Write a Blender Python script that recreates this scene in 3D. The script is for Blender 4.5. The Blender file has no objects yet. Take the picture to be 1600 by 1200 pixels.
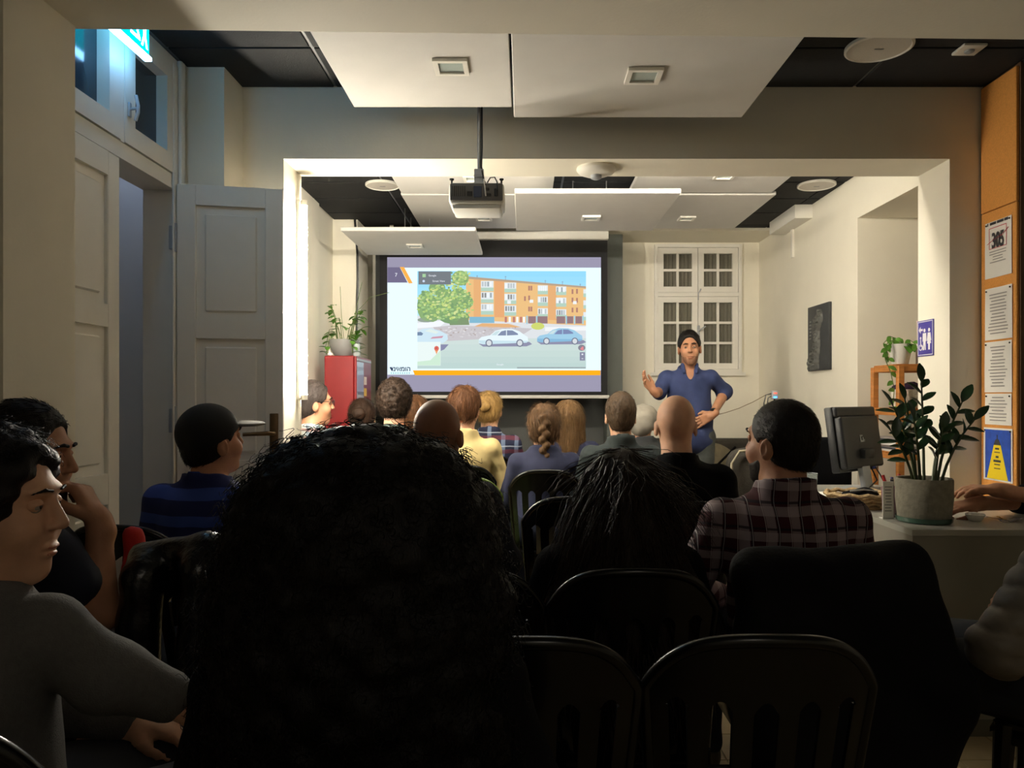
import bpy, bmesh, math, random
import numpy as np
from mathutils import Matrix, Vector

random.seed(7)
RNG = np.random.default_rng(7)
SC = bpy.context.scene
COL = SC.collection

# ------------------------------------------------------------------ camera
F_PX, VPX, VPY, EYE = 1180.0, 818.0, 620.0, 1.25
cam_d = bpy.data.cameras.new('camera')
cam_d.sensor_width = 36.0
cam_d.lens = F_PX / 1600.0 * 36.0
cam_d.shift_x = (800.0 - VPX) / 1600.0
cam_d.shift_y = (VPY - 600.0) / 1600.0
cam_d.clip_start = 0.05
cam_d.clip_end = 60
cam = bpy.data.objects.new('camera', cam_d)
cam.location = (0, 0, EYE)
cam.rotation_euler = (math.pi / 2, 0, 0)
COL.objects.link(cam)
SC.camera = cam

# ------------------------------------------------------------------ world, exposure
w = bpy.data.worlds.new('world')
SC.world = w
w.use_nodes = True
w.node_tree.nodes['Background'].inputs[0].default_value = (0.03, 0.035, 0.05, 1)
w.node_tree.nodes['Background'].inputs[1].default_value = 0.3
SC.view_settings.view_transform = 'Standard'
SC.view_settings.look = 'None'
SC.view_settings.exposure = 1.05
SC.view_settings.gamma = 1.0
SC.view_settings.use_curve_mapping = False
TUBE_POWER = 172.0        # emission of the bare tube lamp on the door jamb
SLIDE_POWER = 0.55        # brightness of the projected slide
ROOM_FILL_POWER = 3.2        # added dim fill globe, unseen behind the camera
EXIT_POWER = 10.0         # exit sign
FILL_TUBE_POWER = 92.0      # added fill tube hidden behind the lintel, brightening the lecture room


# ------------------------------------------------------------------ materials
def lin(c):
    return tuple(((v / 255) / 12.92 if v / 255 <= 0.04045 else ((v / 255 + 0.055) / 1.055) ** 2.4) for v in c)


MATS = {}


def mat(name, rgb, rough=0.6, noise=0.0, nscale=20.0, bump=0.0, bscale=60.0, metal=0.0, spec=0.5, stretch=None, sheen=0.0):
    """plain procedural material: base colour varied by noise, bump by noise"""
    if name in MATS:
        return MATS[name]
    m = bpy.data.materials.new(name)
    m.use_nodes = True
    nt = m.node_tree
    b = nt.nodes['Principled BSDF']
    c = lin(rgb)
    b.inputs['Base Color'].default_value = (*c, 1)
    b.inputs['Roughness'].default_value = rough
    b.inputs['Metallic'].default_value = metal
    b.inputs['Specular IOR Level'].default_value = spec
    if sheen:
        b.inputs['Sheen Weight'].default_value = sheen
    tc = nt.nodes.new('ShaderNodeTexCoord')
    src = tc.outputs['Object']
    if stretch:
        mp = nt.nodes.new('ShaderNodeMapping')
        mp.inputs['Scale'].default_value = stretch
        nt.links.new(src, mp.inputs[0])
        src = mp.outputs[0]
    if noise > 0:
        n = nt.nodes.new('ShaderNodeTexNoise')
        n.inputs['Scale'].default_value = nscale
        n.inputs['Detail'].default_value = 4
        nt.links.new(src, n.inputs['Vector'])
        r = nt.nodes.new('ShaderNodeValToRGB')
        r.color_ramp.elements[0].position = 0.3
        r.color_ramp.elements[1].position = 0.7
        r.color_ramp.elements[0].color = (*[v * (1 - noise) for v in c], 1)
        r.color_ramp.elements[1].color = (*[min(1, v * (1 + noise)) for v in c], 1)
        nt.links.new(n.outputs['Fac'], r.inputs[0])
        nt.links.new(r.outputs[0], b.inputs['Base Color'])
    if bump > 0:
        n2 = nt.nodes.new('ShaderNodeTexNoise')
        n2.inputs['Scale'].default_value = bscale
        n2.inputs['Detail'].default_value = 5
        nt.links.new(src, n2.inputs['Vector'])
        bp = nt.nodes.new('ShaderNodeBump')
        bp.inputs['Strength'].default_value = bump
        bp.inputs['Distance'].default_value = 0.01
        nt.links.new(n2.outputs['Fac'], bp.inputs['Height'])
        nt.links.new(bp.outputs[0], b.inputs['Normal'])
    MATS[name] = m
    return m


def emit(name, rgb, power):
    if name in MATS:
        return MATS[name]
    m = bpy.data.materials.new(name)
    m.use_nodes = True
    nt = m.node_tree
    nt.nodes.remove(nt.nodes['Principled BSDF'])
    e = nt.nodes.new('ShaderNodeEmission')
    e.inputs[0].default_value = (*lin(rgb), 1)
    e.inputs[1].default_value = power
    nt.links.new(e.outputs[0], nt.nodes['Material Output'].inputs[0])
    MATS[name] = m
    return m


def emit_attr(name, power):
    m = bpy.data.materials.new(name)
    m.use_nodes = True
    nt = m.node_tree
    nt.nodes.remove(nt.nodes['Principled BSDF'])
    a = nt.nodes.new('ShaderNodeAttribute')
    a.attribute_name = 'Col'
    e = nt.nodes.new('ShaderNodeEmission')
    e.inputs[1].default_value = power
    nt.links.new(a.outputs['Color'], e.inputs[0])
    nt.links.new(e.outputs[0], nt.nodes['Material Output'].inputs[0])
    return m


def diff_attr(name, rough=0.7):
    m = bpy.data.materials.new(name)
    m.use_nodes = True
    nt = m.node_tree
    a = nt.nodes.new('ShaderNodeAttribute')
    a.attribute_name = 'Col'
    nt.links.new(a.outputs['Color'], nt.nodes['Principled BSDF'].inputs['Base Color'])
    nt.nodes['Principled BSDF'].inputs['Roughness'].default_value = rough
    return m


def band_mat(name, base, bands, rough=0.85, axes='xz'):
    """woven stripes or plaid. bands: (axis, period, duty, phase, rgb, strength)"""
    m = bpy.data.materials.new(name)
    m.use_nodes = True
    nt = m.node_tree
    b = nt.nodes['Principled BSDF']
    b.inputs['Roughness'].default_value = rough
    b.inputs['Specular IOR Level'].default_value = 0.2
    tc = nt.nodes.new('ShaderNodeTexCoord')
    nz = nt.nodes.new('ShaderNodeTexNoise')
    nz.inputs['Scale'].default_value = 7
    nt.links.new(tc.outputs['Object'], nz.inputs['Vector'])
    mixv = nt.nodes.new('ShaderNodeVectorMath')
    mixv.operation = 'MULTIPLY_ADD'
    mixv.inputs[1].default_value = (0.02, 0.02, 0.02)
    nt.links.new(nz.outputs['Color'], mixv.inputs[0])
    nt.links.new(tc.outputs['Object'], mixv.inputs[2])
    sp = nt.nodes.new('ShaderNodeSeparateXYZ')
    nt.links.new(mixv.outputs[0], sp.inputs[0])
    cur = None
    for ax, per, duty, ph, rgb, st in bands:
        d = nt.nodes.new('ShaderNodeMath'); d.operation = 'MULTIPLY_ADD'
        d.inputs[1].default_value = 1 / per; d.inputs[2].default_value = ph + 50
        nt.links.new(sp.outputs['xyz'.index(ax)], d.inputs[0])
        fr = nt.nodes.new('ShaderNodeMath'); fr.operation = 'FRACT'
        nt.links.new(d.outputs[0], fr.inputs[0])
        lt = nt.nodes.new('ShaderNodeMath'); lt.operation = 'LESS_THAN'; lt.inputs[1].default_value = duty
        nt.links.new(fr.outputs[0], lt.inputs[0])
        mu = nt.nodes.new('ShaderNodeMath'); mu.operation = 'MULTIPLY'; mu.inputs[1].default_value = st
        nt.links.new(lt.outputs[0], mu.inputs[0])
        mx = nt.nodes.new('ShaderNodeMix'); mx.data_type = 'RGBA'
        nt.links.new(mu.outputs[0], mx.inputs[0])
        if cur is None:
            mx.inputs[6].default_value = (*lin(base), 1)
        else:
            nt.links.new(cur, mx.inputs[6])
        mx.inputs[7].default_value = (*lin(rgb), 1)
        cur = mx.outputs[2]
    nt.links.new(cur, b.inputs['Base Color'])
    MATS[name] = m
    return m


def glass(name, rgb, rough=0.02, alpha=0.25):
    m = bpy.data.materials.new(name)
    m.use_nodes = True
    b = m.node_tree.nodes['Principled BSDF']
    b.inputs['Base Color'].default_value = (*lin(rgb), 1)
    b.inputs['Roughness'].default_value = rough
    b.inputs['Alpha'].default_value = alpha
    MATS[name] = m
    return m


M_WALL = mat('wall_paint', (235, 229, 212), 0.75, 0.03, 3, 0.06, 90)
M_WHITE = mat('white_trim_paint', (230, 226, 216), 0.45, 0.03, 5, 0.05, 40)
M_PANEL = mat('acoustic_white', (206, 203, 197), 0.8, 0.02, 8, 0.05, 150)
M_CEILT = mat('black_ceiling_tile', (22, 23, 25), 0.85, 0.25, 30, 0.2, 200)
M_TBAR = mat('ceiling_grid_metal', (120, 122, 124), 0.5)
M_BACKSHADE = mat('back_shade', (74, 76, 74), 0.6, 0.08, 4, 0.05, 50)
M_BLACK = mat('black_plastic', (13, 13, 15), 0.35, 0.1, 30)
M_BLACKFAB = mat('black_fabric', (12, 12, 15), 0.9, 0.2, 60, 0.2, 300, spec=0.15)
M_METAL = mat('brushed_metal', (150, 150, 150), 0.35, 0.05, 40, metal=0.9)
M_STEELP = mat('silver_plastic', (165, 168, 172), 0.35)
M_WOODSH = mat('oiled_bamboo', (190, 122, 58), 0.5, 0.18, 9, 0.08, 40, stretch=(1, 1, 8))
M_CORK = mat('cork', (222, 152, 74), 0.9, 0.10, 160, 0.2, 250)
M_PAPER = mat('paper', (236, 232, 224), 0.8, 0.02, 10)
M_INK = mat('ink', (60, 58, 60), 0.8)


# ------------------------------------------------------------------ geometry collector
class G:
    def __init__(s):
        s.v = []; s.f = []; s.c = []; s.col = None

    def add(s, vs, fs):
        o = len(s.v)
        s.v += [tuple(map(float, p)) for p in vs]
        s.f += [tuple(i + o for i in f) for f in fs]
        if s.col is not None or s.c:
            s.c += [s.col] * len(fs)
        return s

    def box(s, lo, hi):
        x0, y0, z0 = lo; x1, y1, z1 = hi
        return s.add([(x0, y0, z0), (x1, y0, z0), (x1, y1, z0), (x0, y1, z0), (x0, y0, z1), (x1, y0, z1), (x1, y1, z1), (x0, y1, z1)],
                     [(0, 3, 2, 1), (4, 5, 6, 7), (0, 1, 5, 4), (1, 2, 6, 5), (2, 3, 7, 6), (3, 0, 4, 7)])

    def rbox(s, lo, hi, r=0.005, seg=2, M=None):
        bm = bmesh.new()
        bmesh.ops.create_cube(bm, size=1)
        c = [(a + b) / 2 for a, b in zip(lo, hi)]; d = [b - a for a, b in zip(lo, hi)]
        for v in bm.verts:
            v.co = Vector([v.co[i] * d[i] + c[i] for i in range(3)])
        bmesh.ops.bevel(bm, geom=bm.edges[:], offset=min(r, min(d) * 0.49), segments=seg, profile=0.5, affect='EDGES')
        bm.verts.ensure_lookup_table()
        vs = [(M @ v.co if M else v.co) for v in bm.verts]
        fs = [[v.index for v in f.verts] for f in bm.faces]
        bm.free()
        return s.add(vs, fs)

    def prism(s, poly, a, b, axis=2):
        """extrude 2-D poly between a and b on axis"""
        def P(p, t):
            q = list(p); q.insert(axis, t); return q
        n = len(poly)
        vs = [P(p, a) for p in poly] + [P(p, b) for p in poly]
        fs = [tuple(range(n))[::-1], tuple(range(n, 2 * n))]
        fs += [(i, (i + 1) % n, n + (i + 1) % n, n + i) for i in range(n)]
        return s.add(vs, fs)

    def tube(s, path, r, n=8, cap=True):
        P = [Vector(p) for p in path]
        R = r if isinstance(r, (list, tuple)) else [r] * len(P)
        vs = []; fs = []
        up = None
        for i, p in enumerate(P):
            t = (P[min(i + 1, len(P) - 1)] - P[max(i - 1, 0)])
            if t.length < 1e-9:
                t = Vector((0, 0, 1))
            t.normalize()
            if up is None:
                up = Vector((0, 0, 1)) if abs(t.z) < 0.9 else Vector((1, 0, 0))
            a = t.cross(up)
            if a.length < 1e-6:
                a = t.orthogonal()
            a.normalize()
            b = t.cross(a).normalized()
            up = -b if False else a.cross(t)
            for k in range(n):
                q = 2 * math.pi * k / n
                vs.append(p + (a * math.cos(q) + b * math.sin(q)) * R[i])
        for i in range(len(P) - 1):
            for k in range(n):
                fs.append((i * n + k, i * n + (k + 1) % n, (i + 1) * n + (k + 1) % n, (i + 1) * n + k))
        if cap:
            fs.append(tuple(range(n))); fs.append(tuple(range((len(P) - 1) * n, len(P) * n))[::-1])
        return s.add(vs, fs)

    def lathe(s, prof, n=24, c=(0, 0, 0), axis=2):
        vs = []; fs = []
        for r, z in prof:
            for k in range(n):
                q = 2 * math.pi * k / n
                p = [r * math.cos(q), r * math.sin(q)]
                p.insert(axis, z)
                vs.append((p[0] + c[0], p[1] + c[1], p[2] + c[2]))
        for i in range(len(prof) - 1):
            for k in range(n):
                fs.append((i * n + k, i * n + (k + 1) % n, (i + 1) * n + (k + 1) % n, (i + 1) * n + k))
        fs.append(tuple(range(n))[::-1]); fs.append(tuple(range((len(prof) - 1) * n, len(prof) * n)))
        return s.add(vs, fs)

    def ball(s, c, r, n=12, m=8):
        r = r if isinstance(r, (tuple, list)) else (r, r, r)
        vs = [(c[0], c[1], c[2] - r[2])]; fs = []
        for i in range(1, m):
            a = -math.pi / 2 + math.pi * i / m
            for k in range(n):
                q = 2 * math.pi * k / n
                vs.append((c[0] + r[0] * math.cos(a) * math.cos(q), c[1] + r[1] * math.cos(a) * math.sin(q), c[2] + r[2] * math.sin(a)))
        vs.append((c[0], c[1], c[2] + r[2]))
        for k in range(n):
            fs.append((0, 1 + (k + 1) % n, 1 + k))
        for i in range(m - 2):
            for k in range(n):
                fs.append((1 + i * n + k, 1 + i * n + (k + 1) % n, 1 + (i + 1) * n + (k + 1) % n, 1 + (i + 1) * n + k))
        L = len(vs) - 1
        for k in range(n):
            fs.append((1 + (m - 2) * n + k, 1 + (m - 2) * n + (k + 1) % n, L))
        return s.add(vs, fs)

    def poly(s, pts, col=None):
        if col is not None:
            s.col = lin(col)
        return s.add(pts, [tuple(range(len(pts)))])


def link(o):
    COL.objects.link(o)
    return o


def tag(o, label=None, cat=None, group=None, kind=None):
    if label: o['label'] = label
    if cat: o['category'] = cat
    if group: o['group'] = group
    if kind: o['kind'] = kind
    return o


def mesh_from(name, v, f, material, smooth=None, cols=None):
    me = bpy.data.meshes.new(name)
    me.from_pydata(v, [], f)
    if material: me.materials.append(material)
    if cols:
        at = me.color_attributes.new('Col', 'FLOAT_COLOR', 'CORNER')
        arr = []
        for fc, c in zip(f, cols):
            arr += [*c, 1.0] * len(fc)
        at.data.foreach_set('color', arr)
    if smooth is not None:
        me.shade_smooth()
        if smooth < 179:
            me.set_sharp_from_angle(angle=math.radians(smooth))
    me.update()
    return me


def obj(name, g, material, parent=None, smooth=35, origin=None, world=False):
    """link G as one mesh object. With world=True vertices are world coordinates and are moved into the parent's frame."""
    v = g.v
    off = None
    if origin is not None:
        off = origin
    elif world and parent is not None:
        p = parent; off = Vector((0, 0, 0))
        while p is not None:
            off = off + Vector(p.location); p = p.parent
    if off is not None:
        v = [(a - off[0], b - off[1], c - off[2]) for a, b, c in v]
    me = mesh_from(name, v, g.f, material, smooth, g.c or None)
    # make outward normals consistent
    bm = bmesh.new(); bm.from_mesh(me)
    if not g.c:
        bmesh.ops.recalc_face_normals(bm, faces=bm.faces[:])
    bm.to_mesh(me); bm.free()
    o = bpy.data.objects.new(name, me)
    if origin is not None:
        o.location = origin
    if parent is not None:
        o.parent = parent
    return link(o)


def thing(name, label, cat, loc=(0, 0, 0), rz=0.0, group=None):
    o = bpy.data.objects.new(name, None)
    o.empty_display_size = 0.05
    o.location = loc
    o.rotation_euler = (0, 0, rz)
    link(o)
    return tag(o, label, cat, group)


def struct(name, g, m, parent=None, smooth=None, label=None, origin=None):
    o = obj(name, g, m, parent, smooth, origin)
    if parent is None:
        o['kind'] = 'structure'
    if label: o['label'] = label
    return o


def share(name, o, parent, loc, rot=None, scale=None):
    c = bpy.data.objects.new(name, o.data)
    c.location = loc
    if rot: c.rotation_euler = rot
    if scale: c.scale = scale
    c.parent = parent
    return link(c)


def dup(root, loc, rz, label, group=None):
    r = root.copy(); link(r)
    r.location = loc; r.rotation_euler = (0, 0, rz); r['label'] = label
    if group: r['group'] = group
    for ch in list(root.children):
        c = ch.copy(); link(c); c.parent = r
        for gch in list(ch.children):
            d = gch.copy(); link(d); d.parent = c
    return r


def text(name, body, size, M, material, parent, align='CENTER', extrude=0.0004, res=3, bold=0.0):
    """flat lettering turned into a mesh. M: world matrix of the text (x along the line, y up the letters)"""
    cu = bpy.data.curves.new('t', 'FONT')
    cu.body = body; cu.size = size; cu.align_x = align; cu.align_y = 'CENTER'
    cu.extrude = extrude; cu.resolution_u = res; cu.offset = bold
    t = bpy.data.objects.new('t', cu); link(t)
    dg = bpy.context.evaluated_depsgraph_get()
    me = bpy.data.meshes.new_from_object(t.evaluated_get(dg))
    bpy.data.objects.remove(t); bpy.data.curves.remove(cu)
    off = Vector((0, 0, 0)); p = parent
    while p is not None:
        off = off + Vector(p.location); p = p.parent
    for v in me.vertices:
        v.co = M @ v.co - off
    me.materials.clear(); me.materials.append(material)
    me.name = name
    o = bpy.data.objects.new(name, me); link(o)
    o.parent = parent
    return o


def frame_M(o, xd, yd):
    xd = Vector(xd).normalized(); yd = Vector(yd).normalized(); zd = xd.cross(yd)
    return Matrix(((xd.x, yd.x, zd.x, o[0]), (xd.y, yd.y, zd.y, o[1]), (xd.z, yd.z, zd.z, o[2]), (0, 0, 0, 1)))


def at(px, py, D):
    """a point of the place from a measured sight line and its distance"""
    return Vector(((px - VPX) / F_PX * D, D, EYE - (py - VPY) / F_PX * D))


# ================================================================== THE ROOM
ZC = 2.69
FZ = 2.353
# floor with separate tiles near the camera
g = G().box((-2.6, -1.6, -0.12), (3.7, 7.1, -0.006))
M_GROUT = bpy.data.materials.new('floor_grout'); M_GROUT.use_nodes = True
_nt = M_GROUT.node_tree
_tc = _nt.nodes.new('ShaderNodeTexCoord'); _bk = _nt.nodes.new('ShaderNodeTexBrick')
_bk.offset = 0.0; _bk.inputs['Scale'].default_value = 1.0
_bk.inputs['Brick Width'].default_value = 0.2; _bk.inputs['Row Height'].default_value = 0.2
_bk.inputs['Mortar Size'].default_value = 0.003
_bk.inputs['Color1'].default_value = (*lin((186, 166, 128)), 1); _bk.inputs['Color2'].default_value = (*lin((176, 156, 118)), 1)
_bk.inputs['Mortar'].default_value = (*lin((92, 80, 60)), 1)
_nt.links.new(_tc.outputs['Object'], _bk.inputs['Vector']); _nt.links.new(_bk.outputs['Color'], _nt.nodes['Principled BSDF'].inputs['Base Color'])
_nt.nodes['Principled BSDF'].inputs['Roughness'].default_value = 0.4
floor = struct('floor', g, M_GROUT)
tile_ms = [mat('floor_tile_a', (190, 170, 132), 0.35, 0.08, 14), mat('floor_tile_b', (180, 160, 122), 0.38, 0.1, 12)]
tiles = []
for k in range(2):
    gt = G().rbox((-0.098, -0.098, -0.006), (0.098, 0.098, 0.0), 0.0015, 1)
    tiles.append(mesh_from('floor_tile', gt.v, gt.f, tile_ms[k]))
for i in range(18):
    for j in range(16):
        o = bpy.data.objects.new('floor_tile', tiles[(i * 7 + j * 3) % 5 % 2])
        o.location = (-1.5 + 0.2 * i + 0.1, 1.2 + 0.2 * j + 0.1, 0); o.parent = floor; link(o)

# ceiling: metal grid with black tiles
ceil = struct('ceiling', G().box((-2.6, -1.6, ZC), (3.7, 7.1, ZC + 0.12)), M_TBAR)
gt = G().rbox((-0.2925, -0.2025, -0.008), (0.2925, 0.2025, 0.0), 0.002, 1)
ctile = mesh_from('ceiling_tile', gt.v, gt.f, M_CEILT)


def ceil_tiles(x0, x1, y0, y1):
    x = x0
    while x < x1 - 0.05:
        wx = min(0.6, x1 - x); y = y0
        while y < y1 - 0.03:
            wy = min(0.42, y1 - y)
            o = bpy.data.objects.new('ceiling_tile', ctile)
            o.location = (x + wx / 2, y + wy / 2, ZC); o.scale = (wx / 0.6, wy / 0.42, 1); o.parent = ceil; link(o)
            y += 0.42
        x += 0.6


ceil_tiles(-1.47, 3.2, 2.26, 3.5)
ceil_tiles(-1.54, 2.15, 3.78, 6.4)

# near beam and pillar the photographer sits behind
g = G()
g.prism([(-2.6, 1.93), (3.7, 1.96), (3.7, 2.37), (-2.6, 2.225)], FZ - 0.005, ZC, 2)
struct('trim_1', g, M_WALL, label='broad plastered beam crossing the top of the view')
struct('wall_pillar_left', G().box((-2.6, 1.93, 0), (-1.33, 2.24, FZ)), M_WALL)
# the room behind the photographer
struct('wall_rear', G().box((-2.6, -1.6, 0), (3.7, -1.5, ZC)), M_WALL)
struct('wall_left_near', G().box((-2.6, -1.5, 0), (-2.5, 1.93, ZC)), M_WALL)
struct('wall_right_near', G().box((3.6, -1.5, 0), (3.7, 4.9, ZC)), M_WALL)
# left wall with the door opening
XL = -1.49
g = G().box((XL - 0.12, 2.24, 0), (XL, 2.30, ZC)).box((XL - 0.12, 3.245, 0), (XL, 3.5, ZC))
struct('wall_left', g, M_WALL)
struct('wall_left_pier', G().box((XL, 3.28, 0), (-1.30, 3.5, ZC)), M_WALL)
g = G().box((-2.6, 2.24, 0), (-2.06, 3.9, ZC)).box((-2.06, 3.5, 0), (XL - 0.12, 3.6, ZC)).box((-2.06, 2.2, 0), (XL - 0.12, 2.24, ZC))
struct('wall_hallway', g, mat('hall_paint', (226, 228, 230), 0.8))
# wall with the wide opening
XJL, XJR = -1.112, 1.975
g = G().box((-1.7, 3.5, 0), (XJL, 3.78, ZC)).box((XJR, 3.5, 0), (3.6, 3.78, ZC)).box((XJL, 3.5, FZ), (XJR, 3.78, ZC))
struct('wall_middle', g, M_WALL)
struct('wall_right_stub', G().box((2.13, 3.235, 0), (2.24, 3.5, ZC)), mat('stub_brown', (96, 70, 46), 0.7))
# lecture room
XR = 2.15
struct('wall_left_far', G().box((-1.7, 3.78, 0), (-1.54, 7.0, ZC)).box((-1.54, 5.0, 0), (-1.515, 5.6, ZC)).box((-1.54, 6.1, 0), (-1.34, 6.5, ZC)), M_WALL)
g = G().box((XR, 4.86, 0), (3.6, 5.0, ZC)).box((XR, 5.0, 0), (XR + 0.12, 7.0, ZC)).box((XR, 3.78, 2.40), (3.6, 4.86, ZC))
struct('wall_right_far', g, M_WALL)
WX0, WX1, WZ0, WZ1 = 1.193, 1.988, 1.472, 2.64
g = G().box((-1.7, 6.9, 0), (WX0, 7.0, ZC)).box((WX1, 6.9, 0), (2.27, 7.0, ZC)).box((WX0, 6.9, 0), (WX1, 7.0, WZ0)).box((WX0, 6.9, WZ1), (WX1, 7.0, ZC))
struct('wall_back', g, M_WALL)
struct('trim_2', G().box((-1.54, 6.4, 2.66), (XR, 6.9, ZC)), M_WALL, label='plaster soffit along the back wall')
struct('wall_back_shade', G().box((-1.34, 6.84, 0), (0.86, 6.9, 2.66)), M_BACKSHADE)  # dark sheet on the wall; shade behind the screen put into its colour
struct('trim_3', G().box((0.725, 6.55, 0), (0.86, 6.84, 2.66)), mat('greygreen_post', (98, 103, 98), 0.6), label='grey green post right of the projection screen')
struct('trim_4', G().box((XR - 0.13, 5.62, 2.58), (XR, 6.2, ZC - 0.009)).box((XR - 0.018, 6.0, 2.36), (XR, 6.03, 2.58)), M_WHITE, label='white cable trunking box under the ceiling')
g = G().box((XR - 0.012, 5.0, 0), (XR, 6.9, 0.08)).box((0.86, 6.888, 0), (XR, 6.9, 0.08))
struct('baseboard_right', g, M_WHITE)

# ------------------------------------------------------------------ window in the back wall
win = bpy.data.objects.new('window_1', None); win.location = (1.59, 6.9, WZ0); link(win)
tag(win, kind='structure', label='white casement window with small panes behind the speaker')


def wo(name, g, m, parent, smooth=None):
    return obj(name, g, m, parent, smooth, world=True)


def wframe(g, x0, x1, z0, z1, t, y0, y1):
    return g.box((x0, y0, z0), (x0 + t, y1, z1)).box((x1 - t, y0, z0), (x1, y1, z1)).box((x0 + t, y0, z0), (x1 - t, y1, z0 + t)).box((x0 + t, y0, z1 - t), (x1 - t, y1, z1))


M_GLASSD = glass('window_glass', (120, 120, 110), 0.05, 0.18)
M_SHUT = mat('shutter_slats', (112, 106, 92), 0.7, 0.1, 20)
M_CURT = mat('grey_curtain', (150, 143, 126), 0.9, 0.15, 9, stretch=(12, 1, 1))
wo('frame', wframe(G(), WX0, WX1, WZ0, WZ1, 0.03, 6.87, 6.96).box((WX0, 6.875, 2.165), (WX1, 6.96, 2.20)).box((WX0 - 0.03, 6.86, WZ0 - 0.03), (WX1 + 0.03, 6.90, WZ0)), M_WHITE, win)
for zi, (z0, z1, rows) in enumerate(((2.203, 2.608, 2), (WZ0 + 0.032, 2.163, 3))):
    for (x0, x1) in ((WX0 + 0.032, 1.588), (1.592, WX1 - 0.032)):
        s = wo('sash', wframe(G(), x0, x1, z0, z1, 0.052, 6.885, 6.925), M_WHITE, win)
        xi0, xi1, zi0, zi1 = x0 + 0.052, x1 - 0.052, z0 + 0.052, z1 - 0.052
        xm = (xi0 + xi1) / 2
        mg = G().box((xm - 0.011, 6.89, zi0), (xm + 0.011, 6.92, zi1))
        for r in range(1, rows):
            zz = zi0 + (zi1 - zi0) * r / rows
            mg.box((xi0, 6.892, zz - 0.011), (xi1, 6.918, zz + 0.011))
        wo('glazing_bar', mg, M_WHITE, s)
        for cidx in range(2):
            for r in range(rows):
                a0 = xi0 + (xi1 - xi0) * cidx / 2; a1 = xi0 + (xi1 - xi0) * (cidx + 1) / 2
                b0 = zi0 + (zi1 - zi0) * r / rows; b1 = zi0 + (zi1 - zi0) * (r + 1) / rows
                wo('pane', G().box((a0, 6.904, b0), (a1, 6.908, b1)), M_GLASSD, s)
        # pleated curtain behind the panes
        pts = []
        n = 40
        cg = G(); vs = []; fs = []
        for i in range(n + 1):
            xx = x0 + 0.04 + (x1 - x0 - 0.08) * i / n
            yy = 6.95 + 0.010 * math.sin(i * 1.25 + zi)
            vs += [(xx, yy, z0 + 0.03), (xx, yy, z1 - 0.03)]
        for i in range(n):
            fs.append((2 * i, 2 * i + 2, 2 * i + 3, 2 * i + 1))
        wo('curtain', cg.add(vs, fs), M_CURT, s, 60)
for (x, z) in ((WX0 + 0.02, 2.5), (WX0 + 0.02, 2.3), (WX0 + 0.02, 2.05), (WX0 + 0.02, 1.6), (WX1 - 0.02, 2.5), (WX1 - 0.02, 2.05), (WX1 - 0.02, 1.6)):
    wo('hinge', G().tube([(x, 6.875, z - 0.03), (x, 6.875, z + 0.03)], 0.007, 8), M_WHITE, win)
wo('window_handle', G().rbox((1.582, 6.872, 1.79), (1.606, 6.887, 1.90), 0.004).tube([(1.594, 6.87, 1.85), (1.60, 6.845, 1.855), (1.65, 6.84, 1.89)], 0.007), M_STEELP, win, 40)
wo('bolt_rod', G().tube([(1.59, 6.875, 2.13), (1.59, 6.87, 2.19), (1.61, 6.85, 2.23)], 0.005), M_STEELP, win, 40)
wo('outer_shutter', G().box((WX0, 6.985, WZ0), (WX1, 6.999, WZ1)), M_SHUT, win)

# ------------------------------------------------------------------ double door and transom in the left wall
door = bpy.data.objects.new('door_1', None); door.location = (XL, 2.76, 0); link(door)
tag(door, kind='structure', label='tall white panelled double door with transom windows, one leaf open')
XF = XL + 0.015
g = G()
# casing along the opening: y 2.30..3.245 ; doorway z<2.12 ; transom 2.17..2.68
for (y0, y1) in ((2.30, 2.335), (3.195, 3.262)):
    g.box((XL - 0.12, y0, 0), (XF, y1, ZC - 0.01))
g.box((XL - 0.12, 2.335, 2.125), (XF, 3.195, 2.185)).box((XL - 0.12, 2.335, 2.655), (XF, 3.195, ZC - 0.01))
g.box((XL - 0.11, 2.758, 2.185), (XF + 0.004, 2.782, 2.655))
wo('frame', g, M_WHITE, door)
wo('casing', G().rbox((XF, 3.21, 0), (XF + 0.022, 3.25, ZC - 0.01), 0.006).rbox((XF, 3.165, 0.0), (XF + 0.010, 3.205, ZC - 0.04), 0.004), M_WHITE, door, 40)
for (y0, y1) in ((2.34, 2.756), (2.784, 3.19)):
    s = G()
    t = 0.075
    x0, x1 = XL - 0.05, XF + 0.006
    s.box((x0, y0, 2.19), (x1, y0 + t, 2.65)).box((x0, y1 - t, 2.19), (x1, y1, 2.65)).box((x0, y0 + t, 2.19), (x1, y1 - t, 2.19 + t)).box((x0, y0 + t, 2.65 - t), (x1, y1 - t, 2.65))
    so = wo('transom_sash', s, M_WHITE, door)
    wo('pane', G().box((XL - 0.03, y0 + t, 2.19 + t), (XL - 0.025, y1 - t, 2.65 - t)), mat('transom_glass', (44, 54, 62), 0.12), so)
wo('transom_handle', G().rbox((XF + 0.006, 2.80, 2.29), (XF + 0.014, 2.82, 2.345), 0.004).tube([(XF + 0.012, 2.81, 2.32), (XF + 0.032, 2.81, 2.322), (XF + 0.036, 2.812, 2.325)], 0.0055).tube([(XF + 0.030, 2.812, 2.278), (XF + 0.040, 2.812, 2.31), (XF + 0.040, 2.812, 2.335), (XF + 0.032, 2.812, 2.372)], 0.0065), M_STEELP, door, 40)


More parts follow.
